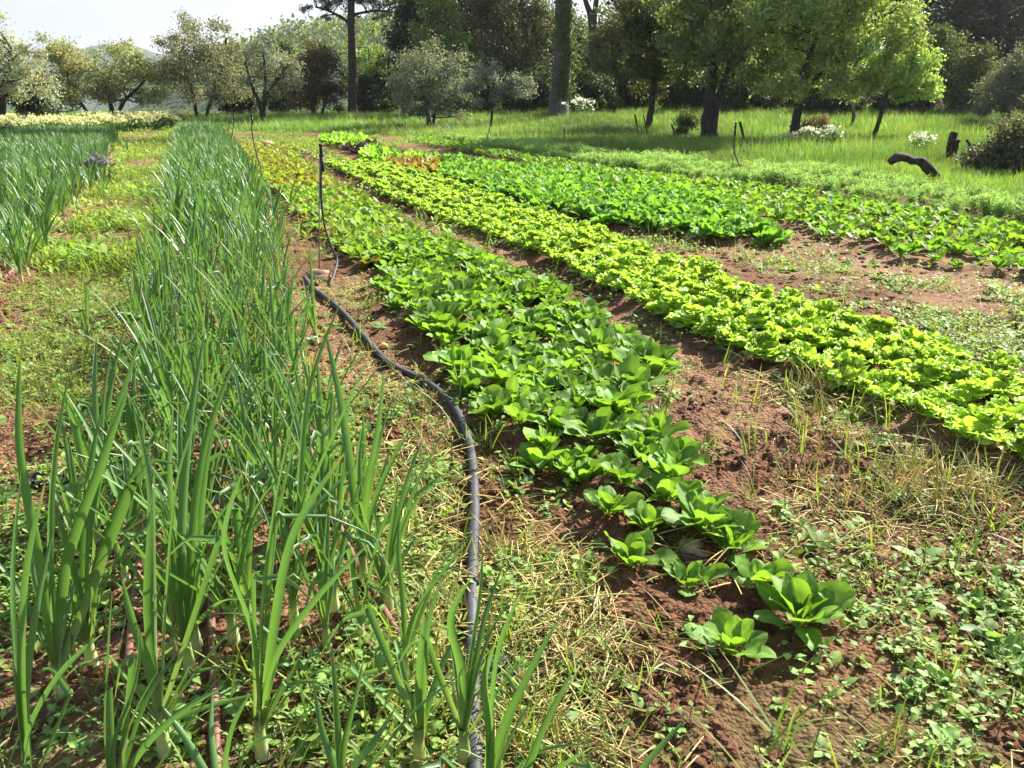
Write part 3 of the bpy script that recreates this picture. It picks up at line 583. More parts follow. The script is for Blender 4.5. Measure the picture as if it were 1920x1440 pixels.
# the plants in front of the camera: bases and leaf tips read off the photograph; 'k' = folded over, with the fold point
HERO = [
    ((122, 1324), .55, [(38, 665), (130, 690), (240, 730), ((250, 905), (330, 870)), (60, 1010)], 'onion with the tallest outward leaf at the left edge of the bed'),
    ((178, 1271), .6, [(262, 640), (190, 770), (300, 800), ((185, 860), (140, 1010)), (95, 930), (330, 950)], 'onion with thick pale stem second from the left edge'),
    ((311, 1422), .6, [(440, 655), (250, 760), ((290, 915), (272, 1130)), (230, 1090), ((410, 1005), (300, 1060)), (540, 1290)], 'onion with pale stem at the bottom edge beside the brown drip pipe'),
    ((360, 1280), .6, [(385, 620), (446, 660), (300, 930), (325, 760), (470, 900)], 'tall dark onion rising beside the brown drip pipe'),
    ((493, 1422), .6, [(570, 700), (645, 850), ((478, 1080), (590, 1130)), (455, 880), ((530, 1200), (400, 1150)), (690, 1020)], 'wide onion with a folded leaf at the bottom edge of the bed'),
    ((555, 1191), .55, [(640, 560), (598, 830), ((505, 852), (532, 960)), (700, 650), (480, 830)], 'onion whose leaf tip is folded and torn in mid bed'),
    ((684, 1107), .5, [(772, 800), (680, 800), (830, 890), (610, 620), (720, 700)], 'onion leaning toward the black hose beside the drip pipe'),
    ((729, 1151), .48, [(778, 1010), (745, 900), (850, 880), ((700, 960), (640, 1010))], 'onion with white stem touching the broken end of the drip pipe'),
    ((760, 1298), .5, [(750, 960), (880, 1010), ((815, 1075), (890, 1090)), (700, 1000), ((640, 1270), (560, 1300))], 'onion with bulging pale base left of the black hose'),
    ((787, 1431), .5, [(830, 1080), (795, 1150), ((690, 1140), (600, 1230)), (860, 1180), (700, 1290)], 'low onion at the bottom edge left of the black hose'),
    ((871, 1431), .5, [(882, 1085), (942, 1060), (905, 1020), (968, 1108), ((800, 1200), (740, 1260))], 'onion fan growing right against the black hose'),
    ((915, 1530), .5, [(1045, 1165), (978, 1110), (930, 1200), (1010, 1290)], 'onion with two broad dark leaves leaning to the right of the hose'),
    ((965, 1600), .45, [(1075, 1255), (1000, 1330), (1110, 1400)], 'last onion at the bottom edge with a leaf over the straw'),
    ((75, 1570), .6, [(85, 905), (104, 980), (40, 880), (190, 1190), ((135, 1300), (70, 1260))], 'dark broad-leaved onion in the bottom left corner'),
    ((225, 1580), .55, [((245, 1235), (215, 1310)), (210, 1120), (262, 1180), (300, 1250), (420, 1285)], 'onion with a blunt cut leaf at the bottom edge'),
    ((430, 1600), .5, [(400, 1290), (470, 1300), (300, 1320), (560, 1360)], 'half hidden onion below the drip pipe end'),
    ((640, 1560), .5, [(680, 1240), (590, 1290), (740, 1330), (620, 1210)], 'onion with short blunt leaves at the bottom edge'),
    ((1165, 1540), .3, [(1290, 1345), (1120, 1440)], 'single reddish tipped onion leaf at the bottom edge among weeds'),
]
hero_xy = []
for (bp, hh, tips, lab) in HERO:
    bx, by = map(float, G0(*bp)); bz = float(gz(bx, by)); hero_xy.append((bx, by)); b = np.array([bx, by, bz])
    sh = hh * random.uniform(.15, .21); rs = .0125; lv = []
    for i, t in enumerate(tips):
        dY = random.uniform(-.12, .16)
        p0 = np.array([random.gauss(0, .004), random.gauss(0, .004), sh * random.uniform(.6, 1.)])
        if isinstance(t[0], tuple):
            k = WP(*t[0], by + dY * .6) - b; e = WP(*t[1], by + dY * 1.4) - b; e[2] = max(e[2], .02); P = kink_path(p0, k, e); L = np.linalg.norm(k - p0)
        else:
            e = WP(*t, by + dY) - b; d = e - p0; L = np.linalg.norm(d); side = np.array([d[0], d[1], 0]) * .12
            P = [p0, p0 + d * .33 - side + np.array([0, 0, L * .05]), p0 + d * .68 - side * .8 + np.array([random.gauss(0, .03) * L, 0, L * .05]), e]
        v = onion_leaf(P, min(.013, .006 + .0105 * L * random.uniform(.55, 1.05)), 9, random.choice([0, 0, 0, .06, .12]), 22, (random.gauss(0, 1), random.gauss(0, 1), 0))
        lv.append(mesh('leaf', *v, M['onion']))
    for _ in range(3):
        az = random.uniform(0, 6.28); L = hh * random.uniform(.35, .8); th = R(random.uniform(8, 40)); o = np.array([cos(az), sin(az), 0]); d = o * sin(th) + np.array([0, 0, cos(th)]); p0 = np.array([0, 0, sh * .7])
        if random.random() < .6: k = p0 + d * L * .6; P = kink_path(p0, k, k + o * L * random.uniform(.2, .4) + np.array([random.gauss(0, .05), random.gauss(0, .05), -L * random.uniform(0, .4)]))
        else: P = [p0, p0 + d * L * .35, p0 + d * L * .7 + o * L * .05, p0 + d * L + o * L * .2 - np.array([0, 0, L * .05])]
        lv.append(mesh('leaf', *onion_leaf(P, random.uniform(.005, .009), 7, random.choice([0, .15, .3]), 18, -o), M['onion']))
    st = tube([(0, 0, -.03), (0, 0, .012), (0, 0, sh * .6), (0, 0, sh * 1.05)], [rs * 1.15, rs * 1.35, rs, rs * .85], 10, np.array([[.5, .5, .33], [.55, .55, .36], [.42, .48, .2], [.2, .32, .1]]), cap=False)
    onion_thing(lab, b, lv, mesh('stalk', *st, M['onion']))
OV = []
for k in range(12):
    lv, st = onion(random.uniform(.45, .64), random.randint(5, 8)); OV.append(([mesh('leaf', *l, M['onion']) for l in lv], mesh('stalk', *st, M['onion']), mesh('onion_plant', *join(lv + [st]), M['onion'])))
onA = ONA.fill(.2, .65); extra = Bed([(60, 1440), (110, 1200), (180, 900), (250, 650)], [(860, 1440), (740, 1130), (660, 880), (600, 640)]).fill(.17, .6)
onA = np.concatenate([onA, extra]); onA = onA[(onA[:, 1] > 1.75) & (onA[:, 1] < 46)]
onA = np.array([p for p in onA if min(math.hypot(p[0] - h[0], p[1] - h[1]) for h in hero_xy) > .09])
onB = ONB.fill(.2, .6); onB = onB[(onB[:, 1] > 4.2)]
vis = np.abs(onB[:, 0]) < onB[:, 1] * .7 + .8; onB = onB[vis]
def ragged(Pt, b):
    sd = b.sd(Pt[:, 0], Pt[:, 1]); keep = sd > .38 * (vn(Pt[:, 1] * 2.1, Pt[:, 0] * .8, 44) - .35); out = Pt[keep].copy()
    e = rng.random(len(out)) < .06; out[e, 0] += rng.normal(size=e.sum()) * .25; return out
onA, onB = ragged(onA, ONA), ragged(onB, ONB)
allon = [(p[1], p[0], 'A') for p in onA] + [(p[1], p[0], 'B') for p in onB]
allon.sort(); NEAR_PARTS = 70; LIM = 300 - len(HERO)
LAB = {'A': 'green onion plant in the wide onion bed beside the black hose', 'B': 'green onion plant in the onion bed beyond the weedy path, at the left edge'}
GRP = {'A': 'onions in the bed beside the hose', 'B': 'onions in the bed beyond the weedy path'}
for i, (y, x, k) in enumerate(allon[:LIM]):
    lv, st, whole = OV[random.randrange(12)]; loc = (x, y, float(gz(x, y))); rz, sc = random.uniform(0, 6.28), random.uniform(.82, 1.12)
    if i < NEAR_PARTS: onion_thing(LAB[k], loc, lv, st, GRP[k], rz, sc)
    else:
        o = obj('onion_plant', whole, None, loc); o.rotation_euler = (random.gauss(0, .06), random.gauss(0, .06), rz); o.scale = (sc,) * 3; tag(o, LAB[k], 'onion plant', GRP[k])
TL = []
for k in range(8):
    lv, st = onion(random.uniform(.42, .56), 6, 3, 6, full=False, fat=1.6); TL.append(join(lv + [st]))
for key, nm, lb in (('A', 'onion_bed', 'far part of the wide onion bed, a mass of upright leaves'), ('B', 'onion_bed', 'far part of the onion bed beyond the weedy path')):
    P = np.array([(x, y) for y, x, k in allon[LIM:] if k == key]); n = len(P)
    v, q, c = scatter(TL, on_ground(P), rng.random(n) * 6.28, .85 + .3 * rng.random(n), jitcol(n, .15, .1), rng.normal(size=(n, 2)) * .08)
    tag(obj(nm, mesh(nm, v, q, c, M['onion'])), lb, 'onions', kind='stuff')

# ------------------------------------------------------------------ spinach
SPC, SPC2 = np.array([.12, .24, .04]), np.array([.15, .28, .05])
def spinach(nl, L, nu=9, nv=5, spreadv=1.0):
    out = []
    for i in range(nl):
        t = i / max(1, nl - 1); az = i * 2.4 + random.gauss(0, .25); th0 = R(random.uniform(62, 88) - 34 * (1 - t) * spreadv)
        l = L * random.uniform(.75, 1.1) * (1 - .3 * t); w = l * random.uniform(.40, .54)
        out.append(leaf(l, w, nu, nv, th0, th0 - R(random.uniform(5, 55)), spoon, az, cup=random.uniform(-.15, .5), ruffle=w * .07, freq=random.uniform(1, 2.6), petiole=.32,
                        col=SPC * random.uniform(.8, 1.15), col2=SPC2 * random.uniform(.85, 1.2), twist=random.gauss(0, .4), z0=-.01, rnd=w * .06))
    return out
SV = [join(spinach(random.randint(13, 19), random.uniform(.115, .175))) for _ in range(10)]
SVm = [mesh('spinach_plant', *s, M['spinach']) for s in SV]
SH = [((1500, 1168), .2, 20, 'largest spinach plant standing apart at the front end of the row'), ((1372, 1218), .155, 13, 'small spinach plant with holed leaf at the front end of the row'),
      ((1372, 1035), .17, 15, 'spinach plant with one pale horizontal leaf, behind the largest plant'), ((1185, 1065), .15, 14, 'spinach plant at the front end with low pale leaves on bare soil'),
      ((1250, 965), .17, 17, 'leafy bright spinach plant just before the gap'), ((1062, 905), .15, 14, 'spinach plant at the hose side of the front end'), ((1290, 1095), .14, 12, 'small spinach seedling overgrown by weeds'),
      ((1195, 880), .165, 16, 'broad spinach plant at the narrow neck of the bed'), ((1315, 1012), .18, 16, 'bushy spinach plant by the reddish clod stone'), ((1140, 985), .15, 14, 'small spinach plant on the hose side before the gap'), ((1215, 1010), .14, 12, 'tiny spinach plant just behind the low pale leaved one'), ((1420, 1100), .15, 13, 'low spinach plant half behind the largest plant')]
sh_xy = []
for bp, L, nl, lab in SH:
    x, y = map(float, G0(*bp)); sh_xy.append((x, y))
    root = bpy.data.objects.new('spinach_plant', None); COL.objects.link(root); root.location = (x, y, float(gz(x, y))); tag(root, lab, 'spinach', 'spinach plants at the front of the bed')
    for l in spinach(nl, L, 14, 9, 1.15): obj('leaf', mesh('leaf', *l, M['spinach']), root)
spA = SPA.fill(.143, .45); spA = np.array([p for p in spA if min(math.hypot(p[0] - h[0], p[1] - h[1]) for h in sh_xy) > .09])
spB = SPB.fill(.215, .45); spB = spB[np.abs(spB[:, 0]) < spB[:, 1] * .66]
for x, y in spA:
    o = obj('spinach_plant', random.choice(SVm), None, (x, y, float(gz(x, y)))); o.rotation_euler = (random.gauss(0, .1), random.gauss(0, .1), random.uniform(0, 6.28)); o.scale = (random.uniform(.8, 1.35),) * 3
    tag(o, 'spinach plant in the dense block between the hose and the soil path', 'spinach', 'spinach plants in the middle block')
spB = spB[np.argsort(spB[:, 1])]; LB = max(0, 300 - len(spA) - len(SH))
for x, y in spB[:LB]:
    o = obj('spinach_plant', random.choice(SVm), None, (x, y, float(gz(x, y)))); o.rotation_euler = (random.gauss(0, .1), random.gauss(0, .1), random.uniform(0, 6.28)); o.scale = (random.uniform(.75, 1.2),) * 3
    tag(o, 'spinach plant in the bright row before the feathery fennel', 'spinach', 'spinach plants along the fennel')
SL = [join(spinach(12, .19, 5, 3)) for _ in range(6)]
P = spB[LB:]; n = len(P)
v, q, c = scatter(SL, on_ground(P), rng.random(n) * 6.28, .85 + .3 * rng.random(n), jitcol(n, .15, .1))
tag(obj('spinach_row', mesh('spinach_row', v, q, c, M['spinach'])), 'far part of the bright spinach row running along the fennel', 'spinach row', kind='stuff')

# ------------------------------------------------------------------ frilly lettuce
LTC, LTC2 = np.array([.30, .47, .045]), np.array([.40, .57, .085])
def lettuce(Rr, nl, nu, nv, c1=LTC, c2=LTC2, nf=105):
    out = []; fan = lambda u: .25 + .75 * np.sin(pi * .5 * np.clip(u * 1.1, 0, 1))
    for i in range(nl):                                              # outer leaves
        t = i / (nl - 1); az = i * 2.4 + random.gauss(0, .3); th0 = R(14 + 40 * t + random.uniform(-8, 8)); l = Rr * (1.0 - .2 * t) * random.uniform(.85, 1.1); w = l * random.uniform(.75, 1.0)
        out.append(leaf(l, w, nu, nv, th0, th0 + R(random.uniform(-30, 20)), fan, az, cup=random.uniform(.1, .5), ruffle=w * .10, freq=random.uniform(2.0, 3.0), col=c1 * .9, col2=c2 * random.uniform(.85, 1.1), r0=.01, rt=.4, rnd=w * .08))
    for i in range(nf):                                              # curled frills of the inner leaves
        az = i * 2.4 + random.gauss(0, .4); el = math.asin(min(.98, .12 + .86 * ((i * .618) % 1))); rr = Rr * random.uniform(.55, .82)
        l = Rr * random.uniform(.2, .36); w = l * random.uniform(1.0, 1.6); th = el + R(random.uniform(-30, 30))
        v, q, c = leaf(l, w, 5, nv, th, th + R(random.uniform(-80, 30)), fan, random.gauss(0, .7), cup=random.uniform(-.2, .5), ruffle=w * .22, freq=random.uniform(1.4, 2.6), col=c1 * random.uniform(.9, 1.1), col2=c2 * random.uniform(.85, 1.15), rt=.3, rnd=w * .1)
        v = rotz(v + np.array([cos(el) * rr, 0, sin(el) * rr * .85 + .01]), az); out.append((v, q, c))
    return out
LV = [mesh('lettuce_head', *join(lettuce(random.uniform(.118, .135), 12, 8, 11)), M['lettuce']) for _ in range(7)]
LVS = [join(lettuce(.135, 8, 4, 5, nf=34)) for _ in range(5)]
fr = [.09, .365, .635, .91]; heads = []
y = LET.ymin
while y < LET.y1:
    a, b = LET.xl(y), LET.xr(y)
    for k, f in enumerate(fr):
        yy = y + .13 * (k % 2) + random.gauss(0, .018); heads.append((yy, a + (b - a) * f + random.gauss(0, .02)))
    y += .238
heads = [(y, x) for y, x in heads if abs(x) < y * .7 + 1.2]; heads.sort()
for y, x in heads[:300]:
    o = obj('lettuce_head', random.choice(LV), None, (x, y, float(gz(x, y)) + .0)); o.rotation_euler = (random.gauss(0, .08), random.gauss(0, .08), random.uniform(0, 6.28)); s = random.uniform(1.0, 1.28); o.scale = (s, s, s * random.uniform(.95, 1.15))
    tag(o, 'frilly yellow-green lettuce head in the long four-row bed', 'lettuce', 'frilly lettuce heads in rows')
rest = np.array([(x, y) for y, x in heads[300:]] or [(0, 40)]); l2 = LE2.fill(.25, .3); n = len(rest)
if len(heads) > 300:
    v, q, c = scatter(LVS, on_ground(rest), rng.random(n) * 6.28, .9 + .2 * rng.random(n), jitcol(n, .1, .05))
    tag(obj('lettuce_row', mesh('lettuce_row', v, q, c, M['lettuce'])), 'far end of the frilly lettuce rows', 'lettuce row', kind='stuff')
n = len(l2); v, q, c = scatter(LVS, on_ground(l2), rng.random(n) * 6.28, .6 + .3 * rng.random(n), jitcol(n, .15, .1) * np.array([.8, .68, 1.4]))
tag(obj('seedling_strip', mesh('seedling_strip', v, q, c, M['lettuce'])), 'yellow-green strip of young lettuce beyond the frilly rows', 'young lettuce', kind='stuff')

# ------------------------------------------------------------------ young salad bed, turnip greens, coloured salad patches
def salad(Rr, nl, c1, c2, nu=5, nv=4, el=(15, 60), wid=.55, ruf=.08, rn=.12, pet=.2):
    out = []
    for i in range(nl):
        t = i / (nl - 1); th0 = R(el[0] + (el[1] - el[0]) * t + random.uniform(-10, 10)); l = Rr * random.uniform(.75, 1.15); w = l * wid * random.uniform(.8, 1.2)
        out.append(leaf(l, w, nu, nv, th0, th0 - R(random.uniform(-5, 60)), oval, i * 2.4 + random.gauss(0, .3), cup=random.uniform(-.2, .4), ruffle=w * ruf, freq=random.uniform(1.5, 3), col=np.asarray(c1) * random.uniform(.8, 1.2), col2=np.asarray(c2) * random.uniform(.8, 1.2), rnd=w * rn, petiole=pet, twist=random.gauss(0, .4)))
    return join(out)
def patch(name, meshes, P, label, cat, group, s0, s1, limit=300, mat='weed', rest_name=None, rest_label=None, tmpl=None):
    P = np.asarray(P); P = P[np.argsort(P[:, 1])]; P = P[np.abs(P[:, 0]) < P[:, 1] * .68 + .3]
    for x, y in P[:limit]:
        o = obj(name, random.choice(meshes), None, (x, y, float(gz(x, y)))); o.rotation_euler = (random.gauss(0, .1), random.gauss(0, .1), random.uniform(0, 6.28)); o.scale = (random.uniform(s0, s1),) * 3
        tag(o, label, cat, group)
    P = P[limit:]
    if len(P):
        n = len(P); v, q, c = scatter(tmpl, on_ground(P), rng.random(n) * 6.28, s0 + (s1 - s0) * rng.random(n), jitcol(n, .2, .12))
        tag(obj(rest_name, mesh(rest_name, v, q, c, M[mat])), rest_label, cat, kind='stuff')
YC = [salad(.13, 11, (.15, .26, .035), (.20, .32, .045)) for _ in range(6)] + [salad(.12, 10, (.18, .2, .04), (.24, .2, .05)) for _ in range(1)]
YCr = [salad(.13, 9, (.18, .17, .045), (.23, .19, .05), 4, 3) for _ in range(3)] + [salad(.13, 9, (.17, .23, .03), (.22, .28, .04), 4, 3) for _ in range(5)]
patch('salad_plant', [mesh('salad_plant', *t, M['weed']) for t in YC], YNG.fill(.16, .4), 'low young salad plant in the olive-green bed behind the spinach block', 'salad plant', 'young salad plants behind the spinach', .8, 1.25, 280,
      'weed', 'salad_bed', 'far reddish part of the young salad bed', YCr)
KC = [salad(.19, 18, (.09, .21, .04), (.14, .29, .06), 7, 5, (25, 75), .55, .14, .22, .3) for _ in range(8)]
KCr = [salad(.19, 15, (.09, .21, .04), (.14, .28, .06), 5, 4, (25, 75), .55, .14, .2, .3) for _ in range(5)]
patch('turnip_plant', [mesh('turnip_plant', *t, M['spinach']) for t in KC], KAL.fill(.2, .45), 'leafy green turnip plant in the dense bed beyond the lettuce', 'leafy greens', 'turnip greens in the dense bed', .85, 1.2, 290,
      'spinach', 'turnip_bed', 'far part of the dense turnip bed', KCr)
ORG = [mesh('red_salad_plant', *salad(.26, 14, (.17, .11, .03), (.25, .17, .05), 6, 5, (25, 75), .5, .12, .2), M['lettuce']) for _ in range(4)]
patch('red_salad_plant', ORG, Bed([(715, 312), (800, 335)], [(735, 300), (825, 318)]).fill(.34, .35), 'orange-brown salad plant at the far end of the turnip bed', 'salad plant', 'orange salad plants', .85, 1.2)
GRN = [mesh('endive_plant', *salad(.30, 16, (.16, .34, .03), (.24, .42, .05), 6, 5, (25, 78), .5, .14, .2), M['lettuce']) for _ in range(4)]
patch('endive_plant', GRN, Bed([(668, 300), (725, 312)], [(690, 284), (800, 302)]).fill(.36, .35), 'light green endive plant beyond the orange salad', 'salad plant', 'light green endive plants', .85, 1.2)
patch('endive_plant', GRN, Bed([(598, 270), (640, 281)], [(640, 260), (706, 274)]).fill(.4, .35), 'light green endive plant at the far end beyond the purple row', 'salad plant', 'endive plants beyond the purple row', .95, 1.3)
PUR = [mesh('purple_salad_plant', *salad(.26, 12, (.035, .022, .035), (.07, .045, .06), 6, 5, (25, 70), .5, .12, .18), M['spinach']) for _ in range(3)]
patch('purple_salad_plant', PUR, Bed([(636, 284), (660, 290)], [(705, 275), (712, 281)]).fill(.42, .3), 'dark purple salad plant in the short row between two light green patches', 'salad plant', 'purple salad plants', .9, 1.25)

# ------------------------------------------------------------------ fennel, white flowers, grass
def fennel(h):
    parts = []
    for i in range(9):
        az = random.uniform(0, 6.28); th = R(random.uniform(5, 34)); d = np.array([cos(az) * sin(th), sin(az) * sin(th), cos(th)]); L = h * random.uniform(.6, 1.05)
        m = 34; t = .35 + .65 * rng.random(m); pts = d * (t * L)[:, None] + rng.normal(size=(m, 3)) * .05 * np.array([1, 1, .7])
        v, q, c = leaf_cloud(pts, .10, (.2, .33, .11), (.31, .46, .18), .13, -.2); parts.append((v, q, c))
        parts.append(tube([(0, 0, 0), d * L * .5, d * L * .92], [.007, .005, .002], 3, (.16, .28, .1), cap=False))
    return join(parts)
FT = [fennel(.31) for _ in range(6)]; P = FEN.fill(.26, .4); P = P[np.abs(P[:, 0]) < P[:, 1] * .7]; n = len(P)
v, q, c = scatter(FT, on_ground(P), rng.random(n) * 6.28, .35 + .45 * rng.random(n) + .7 * ss((fbm(P[:, 0] * .7, P[:, 1] * .7, 3, 12) - .3) / .4) * .6, jitcol(n, .15, .08))
tag(obj('fennel_bed', mesh('fennel_bed', v, q, c, M['fennel'], False)), 'feathery grey-green fennel growing as one mass in front of the meadow', 'fennel', kind='stuff')
def flowerplant(h, w, petals=(.72, .72, .36), nf=26, whole=True):
    pts = rng.normal(size=(170, 3)) * np.array([w * .45, w * .45, h * .22]) + np.array([0, 0, h * .45]); pts[:, 2] = np.abs(pts[:, 2])
    a = leaf_cloud(pts, h * .2, (.06, .13, .025), (.11, .2, .04), .35, .2)
    f = rng.normal(size=(nf, 2)) * w * .42; z = h * (1.0 - .25 * (f ** 2).sum(1) / w ** 2) + rng.normal(size=nf) * h * .07
    fp = np.repeat(np.column_stack([f, z]), 7, axis=0) + rng.normal(size=(nf * 7, 3)) * .035
    b = leaf_cloud(fp, .07, petals, np.asarray(petals) * .85, .9, 1.2)
    st = join([tube([(0, 0, 0), (x * .6, y * .6, q * .5), (x, y, q)], [.006, .005, .003], 3, (.12, .22, .05), cap=False) for (x, y), q in zip(f, z)])
    return join([a, st, b]) if whole else (join([a, st]), b)
def flower_thing(name, parts, loc, s):
    root = bpy.data.objects.new(name, None); COL.objects.link(root); root.location = loc; root.scale = (s,) * 3; root.rotation_euler = (0, 0, random.uniform(0, 6))
    obj('foliage', parts[0], root); obj('blossom', parts[1], root); return root
FP = [flowerplant(.75, .55) for _ in range(5)]
B1 = Bed([(-700, 275), (-300, 262), (-40, 256), (10, 246)], [(-700, 285), (90, 262), (200, 254), (330, 247), (345, 240)])
xs = np.linspace(-700, 345, 150); P = []
for px in xs:
    for k in range(3):
        x, yb = G0(px + random.uniform(-4, 4), np.interp(px, [-700, 0, 120, 220, 345], [272, 260, 255, 247, 243])); yb = float(yb) + random.uniform(.0, 3.0); P.append((float(x) * yb / float(G0(px, np.interp(px, [-700, 0, 120, 220, 345], [272, 260, 255, 247, 243]))[1]), yb))
P = np.array(P); n = len(P)
v, q, c = scatter(FP, on_ground(P), rng.random(n) * 6.28, .62 + .36 * rng.random(n) * (1 + .3 * vn(P[:, 0] * .8, P[:, 1], 4)), jitcol(n, .12, .05))
tag(obj('flowering_strip', mesh('flowering_strip', v, q, c, M['flower'], False)), 'strip of plants in creamy yellow bloom across the end of the onion beds', 'flowers', kind='stuff')
FW = [[mesh(nm, *q, M['flower'], False) for nm, q in zip(('foliage', 'blossom'), flowerplant(.6, .5, (.8, .8, .62), 24, False))] for _ in range(3)]
for px, Y, s, lab in [(1470, 26.5, 1, 'plant in creamy bloom below the bright maple, first of two'), (1508, 26, 1.05, 'larger plant in creamy bloom right under the bright maple trunk'), (1435, 28, .7, 'small creamy flowering plant at the edge of the maple shade'),
                      (1670, 24, .9, 'white flowering plant between leaning tree and fallen log'), (1790, 17.5, .6, 'white flowering weed just past the fallen log'), (1815, 18.5, .65, 'tall white flowering weed beside the dark bush'), (1080, 42, 1.6, 'white flowering clump on the grassy mound')]:
    x = (px - 960) / FPX * Y * 1.04; tag(flower_thing('flowering_plant', random.choice(FW), (x, Y, float(gz(x, Y))), s), lab, 'flowering plant', 'white flowers in the meadow')
lv_ = [mesh(nm, *q, M['flower'], False) for nm, q in zip(('foliage', 'blossom'), flowerplant(.45, .3, (.19, .17, .24), 14, False))]
x, y = map(float, G0(195, 350)); tag(flower_thing('lavender_plant', lv_, (x, y, float(gz(x, y))), 1.0), 'dusky lavender flowering weed on the path between the onion beds', 'flowering plant')
def tuft(n, h, w, sp=.12, c1=(.09, .15, .025), c2=(.17, .22, .05), lay=25, nu=4):
    out = []
    for i in range(n):
        l = h * random.uniform(.55, 1.1); th = R(90 - random.uniform(0, lay))
        v, q, c = leaf(l, w, nu, 2, th, th - R(random.uniform(0, 70)), blade, random.uniform(0, 6.28), col=np.asarray(c1) * random.uniform(.75, 1.2), col2=np.asarray(c2) * random.uniform(.8, 1.2))
        v = v + np.array([random.gauss(0, sp), random.gauss(0, sp), 0]); out.append((v, q, c))
    return join(out)
GT = [tuft(11, .24, .015, .12, (.08, .18, .045), (.13, .24, .07)) for _ in range(6)] + [tuft(9, .4, .017, .08, (.085, .17, .035), (.14, .24, .06), 35) for _ in range(2)] + [tuft(9, .42, .012, .14, (.12, .2, .045), (.2, .27, .09)) for _ in range(2)]
P = polar(100000, 12, 75, .6, R(39)); fm = fieldmask(P[:, 0], P[:, 1]); keep = (fm < .3) & ((P[:, 1] > 24) | (P[:, 0] > 4)) & (P[:, 0] > -45); P = P[keep]
P = P[(B1.sd(P[:, 0], P[:, 1]) < 0) | (P[:, 0] > -15)]
n = len(P); dk = fbm(P[:, 0] * .25, P[:, 1] * .25, 3, 31)
cm = jitcol(n, .25, .12) * (1 + 1.5 * (dk[:, None] - .5)); cm[:, 0] *= 1 + .15 * (vn(P[:, 0] * .5, P[:, 1] * .5, 60) - .45)
v, q, c = scatter(GT, on_ground(P), rng.random(n) * 6.28, (.55 + .7 * rng.random(n)) * (.5 + 1.0 * dk) * (.4 + .6 * ss((P[:, 1] - 15) / 9)) * np.where(np.hypot(P[:,0],P[:,1]) > 40, 1.15, 1), cm, rng.normal(size=(n, 2)) * .15)
print('grass tufts', n, len(q))
tag(obj('meadow_grass', mesh('meadow_grass', v, q, c, M['grass'])), 'long sunlit meadow grass between the fennel and the trees', 'grass', kind='stuff')

# ------------------------------------------------------------------ weeds, straw, clods on the field
def rosette(nl, L, el=(5, 40), c1=(.15, .25, .06), c2=(.22, .33, .085), wid=.55, z=.0, stem=0.):
    out = []
    for i in range(nl):
        l = L * random.uniform(.6, 1.15); th = R(random.uniform(*el)); zz = z * random.random()
        v, q, c = leaf(l, l * wid * random.uniform(.8, 1.2), 5, 3, th, th - R(random.uniform(0, 50)), oval, i * 2.4 + random.gauss(0, .4), cup=random.uniform(-.2, .5), petiole=.2, col=np.asarray(c1) * random.uniform(.75, 1.25), col2=np.asarray(c2) * random.uniform(.8, 1.2), z0=zz)
        v = v + np.array([random.gauss(0, stem), random.gauss(0, stem), 0]); out.append((v, q, c))
    return join(out)
WT = [rosette(7, .035) for _ in range(3)] + [rosette(9, .03, z=.03, stem=.02) for _ in range(4)] + [rosette(12, .022, (0, 60), (.17, .26, .06), (.24, .33, .08), z=.04, stem=.03) for _ in range(4)] + [rosette(6, .055, (10, 50), (.12, .21, .06), (.17, .27, .09), .5) for _ in range(2)]
WY = [rosette(12, .022, (0, 60), (.15, .245, .06), (.22, .32, .085), .5, z=.05, stem=.04) for _ in range(4)] + [tuft(8, .08, .004, .03, (.18, .22, .06), (.3, .3, .1), 70, 3) for _ in range(3)]
def hose_dist(x, y):
    d = np.full(np.shape(x), 9.)
    for H in PIPES:
        for p in H[::2]: d = np.minimum(d, np.hypot(x - p[0], y - p[1]) - p[3])
    return d
def weed_density(x, y):
    d = .13 + 0 * x
    d = d + 1.0 * ss((PTH.sd(x, y) + .15) / .3) +   .15 * ss((LOW.sd(x, y) + .2) / .5) + .5 * ss((WEI.sd(x, y) + .2) / .5)
    d = d + .16 * ss((x - .55) / .5) * ss((2.9 - y) / .8) + .06 * ss((ONA.sd(x, y) + .1) / .3)
    d = d + .3 * ss((x + 1.2) * -2) * ss((4 - y) / 1)
    pat = fbm(x * 1.8, y * 1.8, 3, 90)
    d = d * np.clip((pat - .34) * 4, .08, 2.0)
    for b in (SPA, LET, KAL, SPB, ONA): d = d * (1 - (.85 if b is ONA else .7) * ss((b.sd(x, y)) / .2))
    return d
P = polar(142500, .9, 20, 1, R(55)); d = weed_density(P[:, 0], P[:, 1]); P = P[(rng.random(len(P)) < d) & (fieldmask(P[:, 0], P[:, 1]) > .5)]; n = len(P)
yel = np.clip(ss((PTH.sd(P[:, 0], P[:, 1]) + .2) / .4) * .75 + .25 * ss((WEI.sd(P[:, 0], P[:, 1])) / .3) + .12, 0, 1); hd = hose_dist(P[:, 0], P[:, 1]); kp = hd > .03; P = P[kp]; yel = yel[kp]; n = len(P); isy = rng.random(n) < yel
rr = np.hypot(P[:, 0], P[:, 1]); sc = (.5 + 1.1 * rng.random(n) ** 2) * (.9 + .06 * np.clip(rr, 0, 14))
for nm, sel, T, lb in (('weeds', ~isy, WT, 'small green weeds sprouting across the soil'), ('chickweed', isy, WY, 'yellowish green low weeds carpeting the paths')):
    Pi = P[sel]; m = len(Pi); v, q, c = scatter(T, on_ground(Pi, .004), rng.random(m) * 6.28, sc[sel], jitcol(m, .22, .15), rng.normal(size=(m, 2)) * .15)
    tag(obj(nm, mesh(nm, v, q, c, M['weed'])), lb, 'weeds', kind='stuff'); print(nm, m, len(q))
Q_ = []
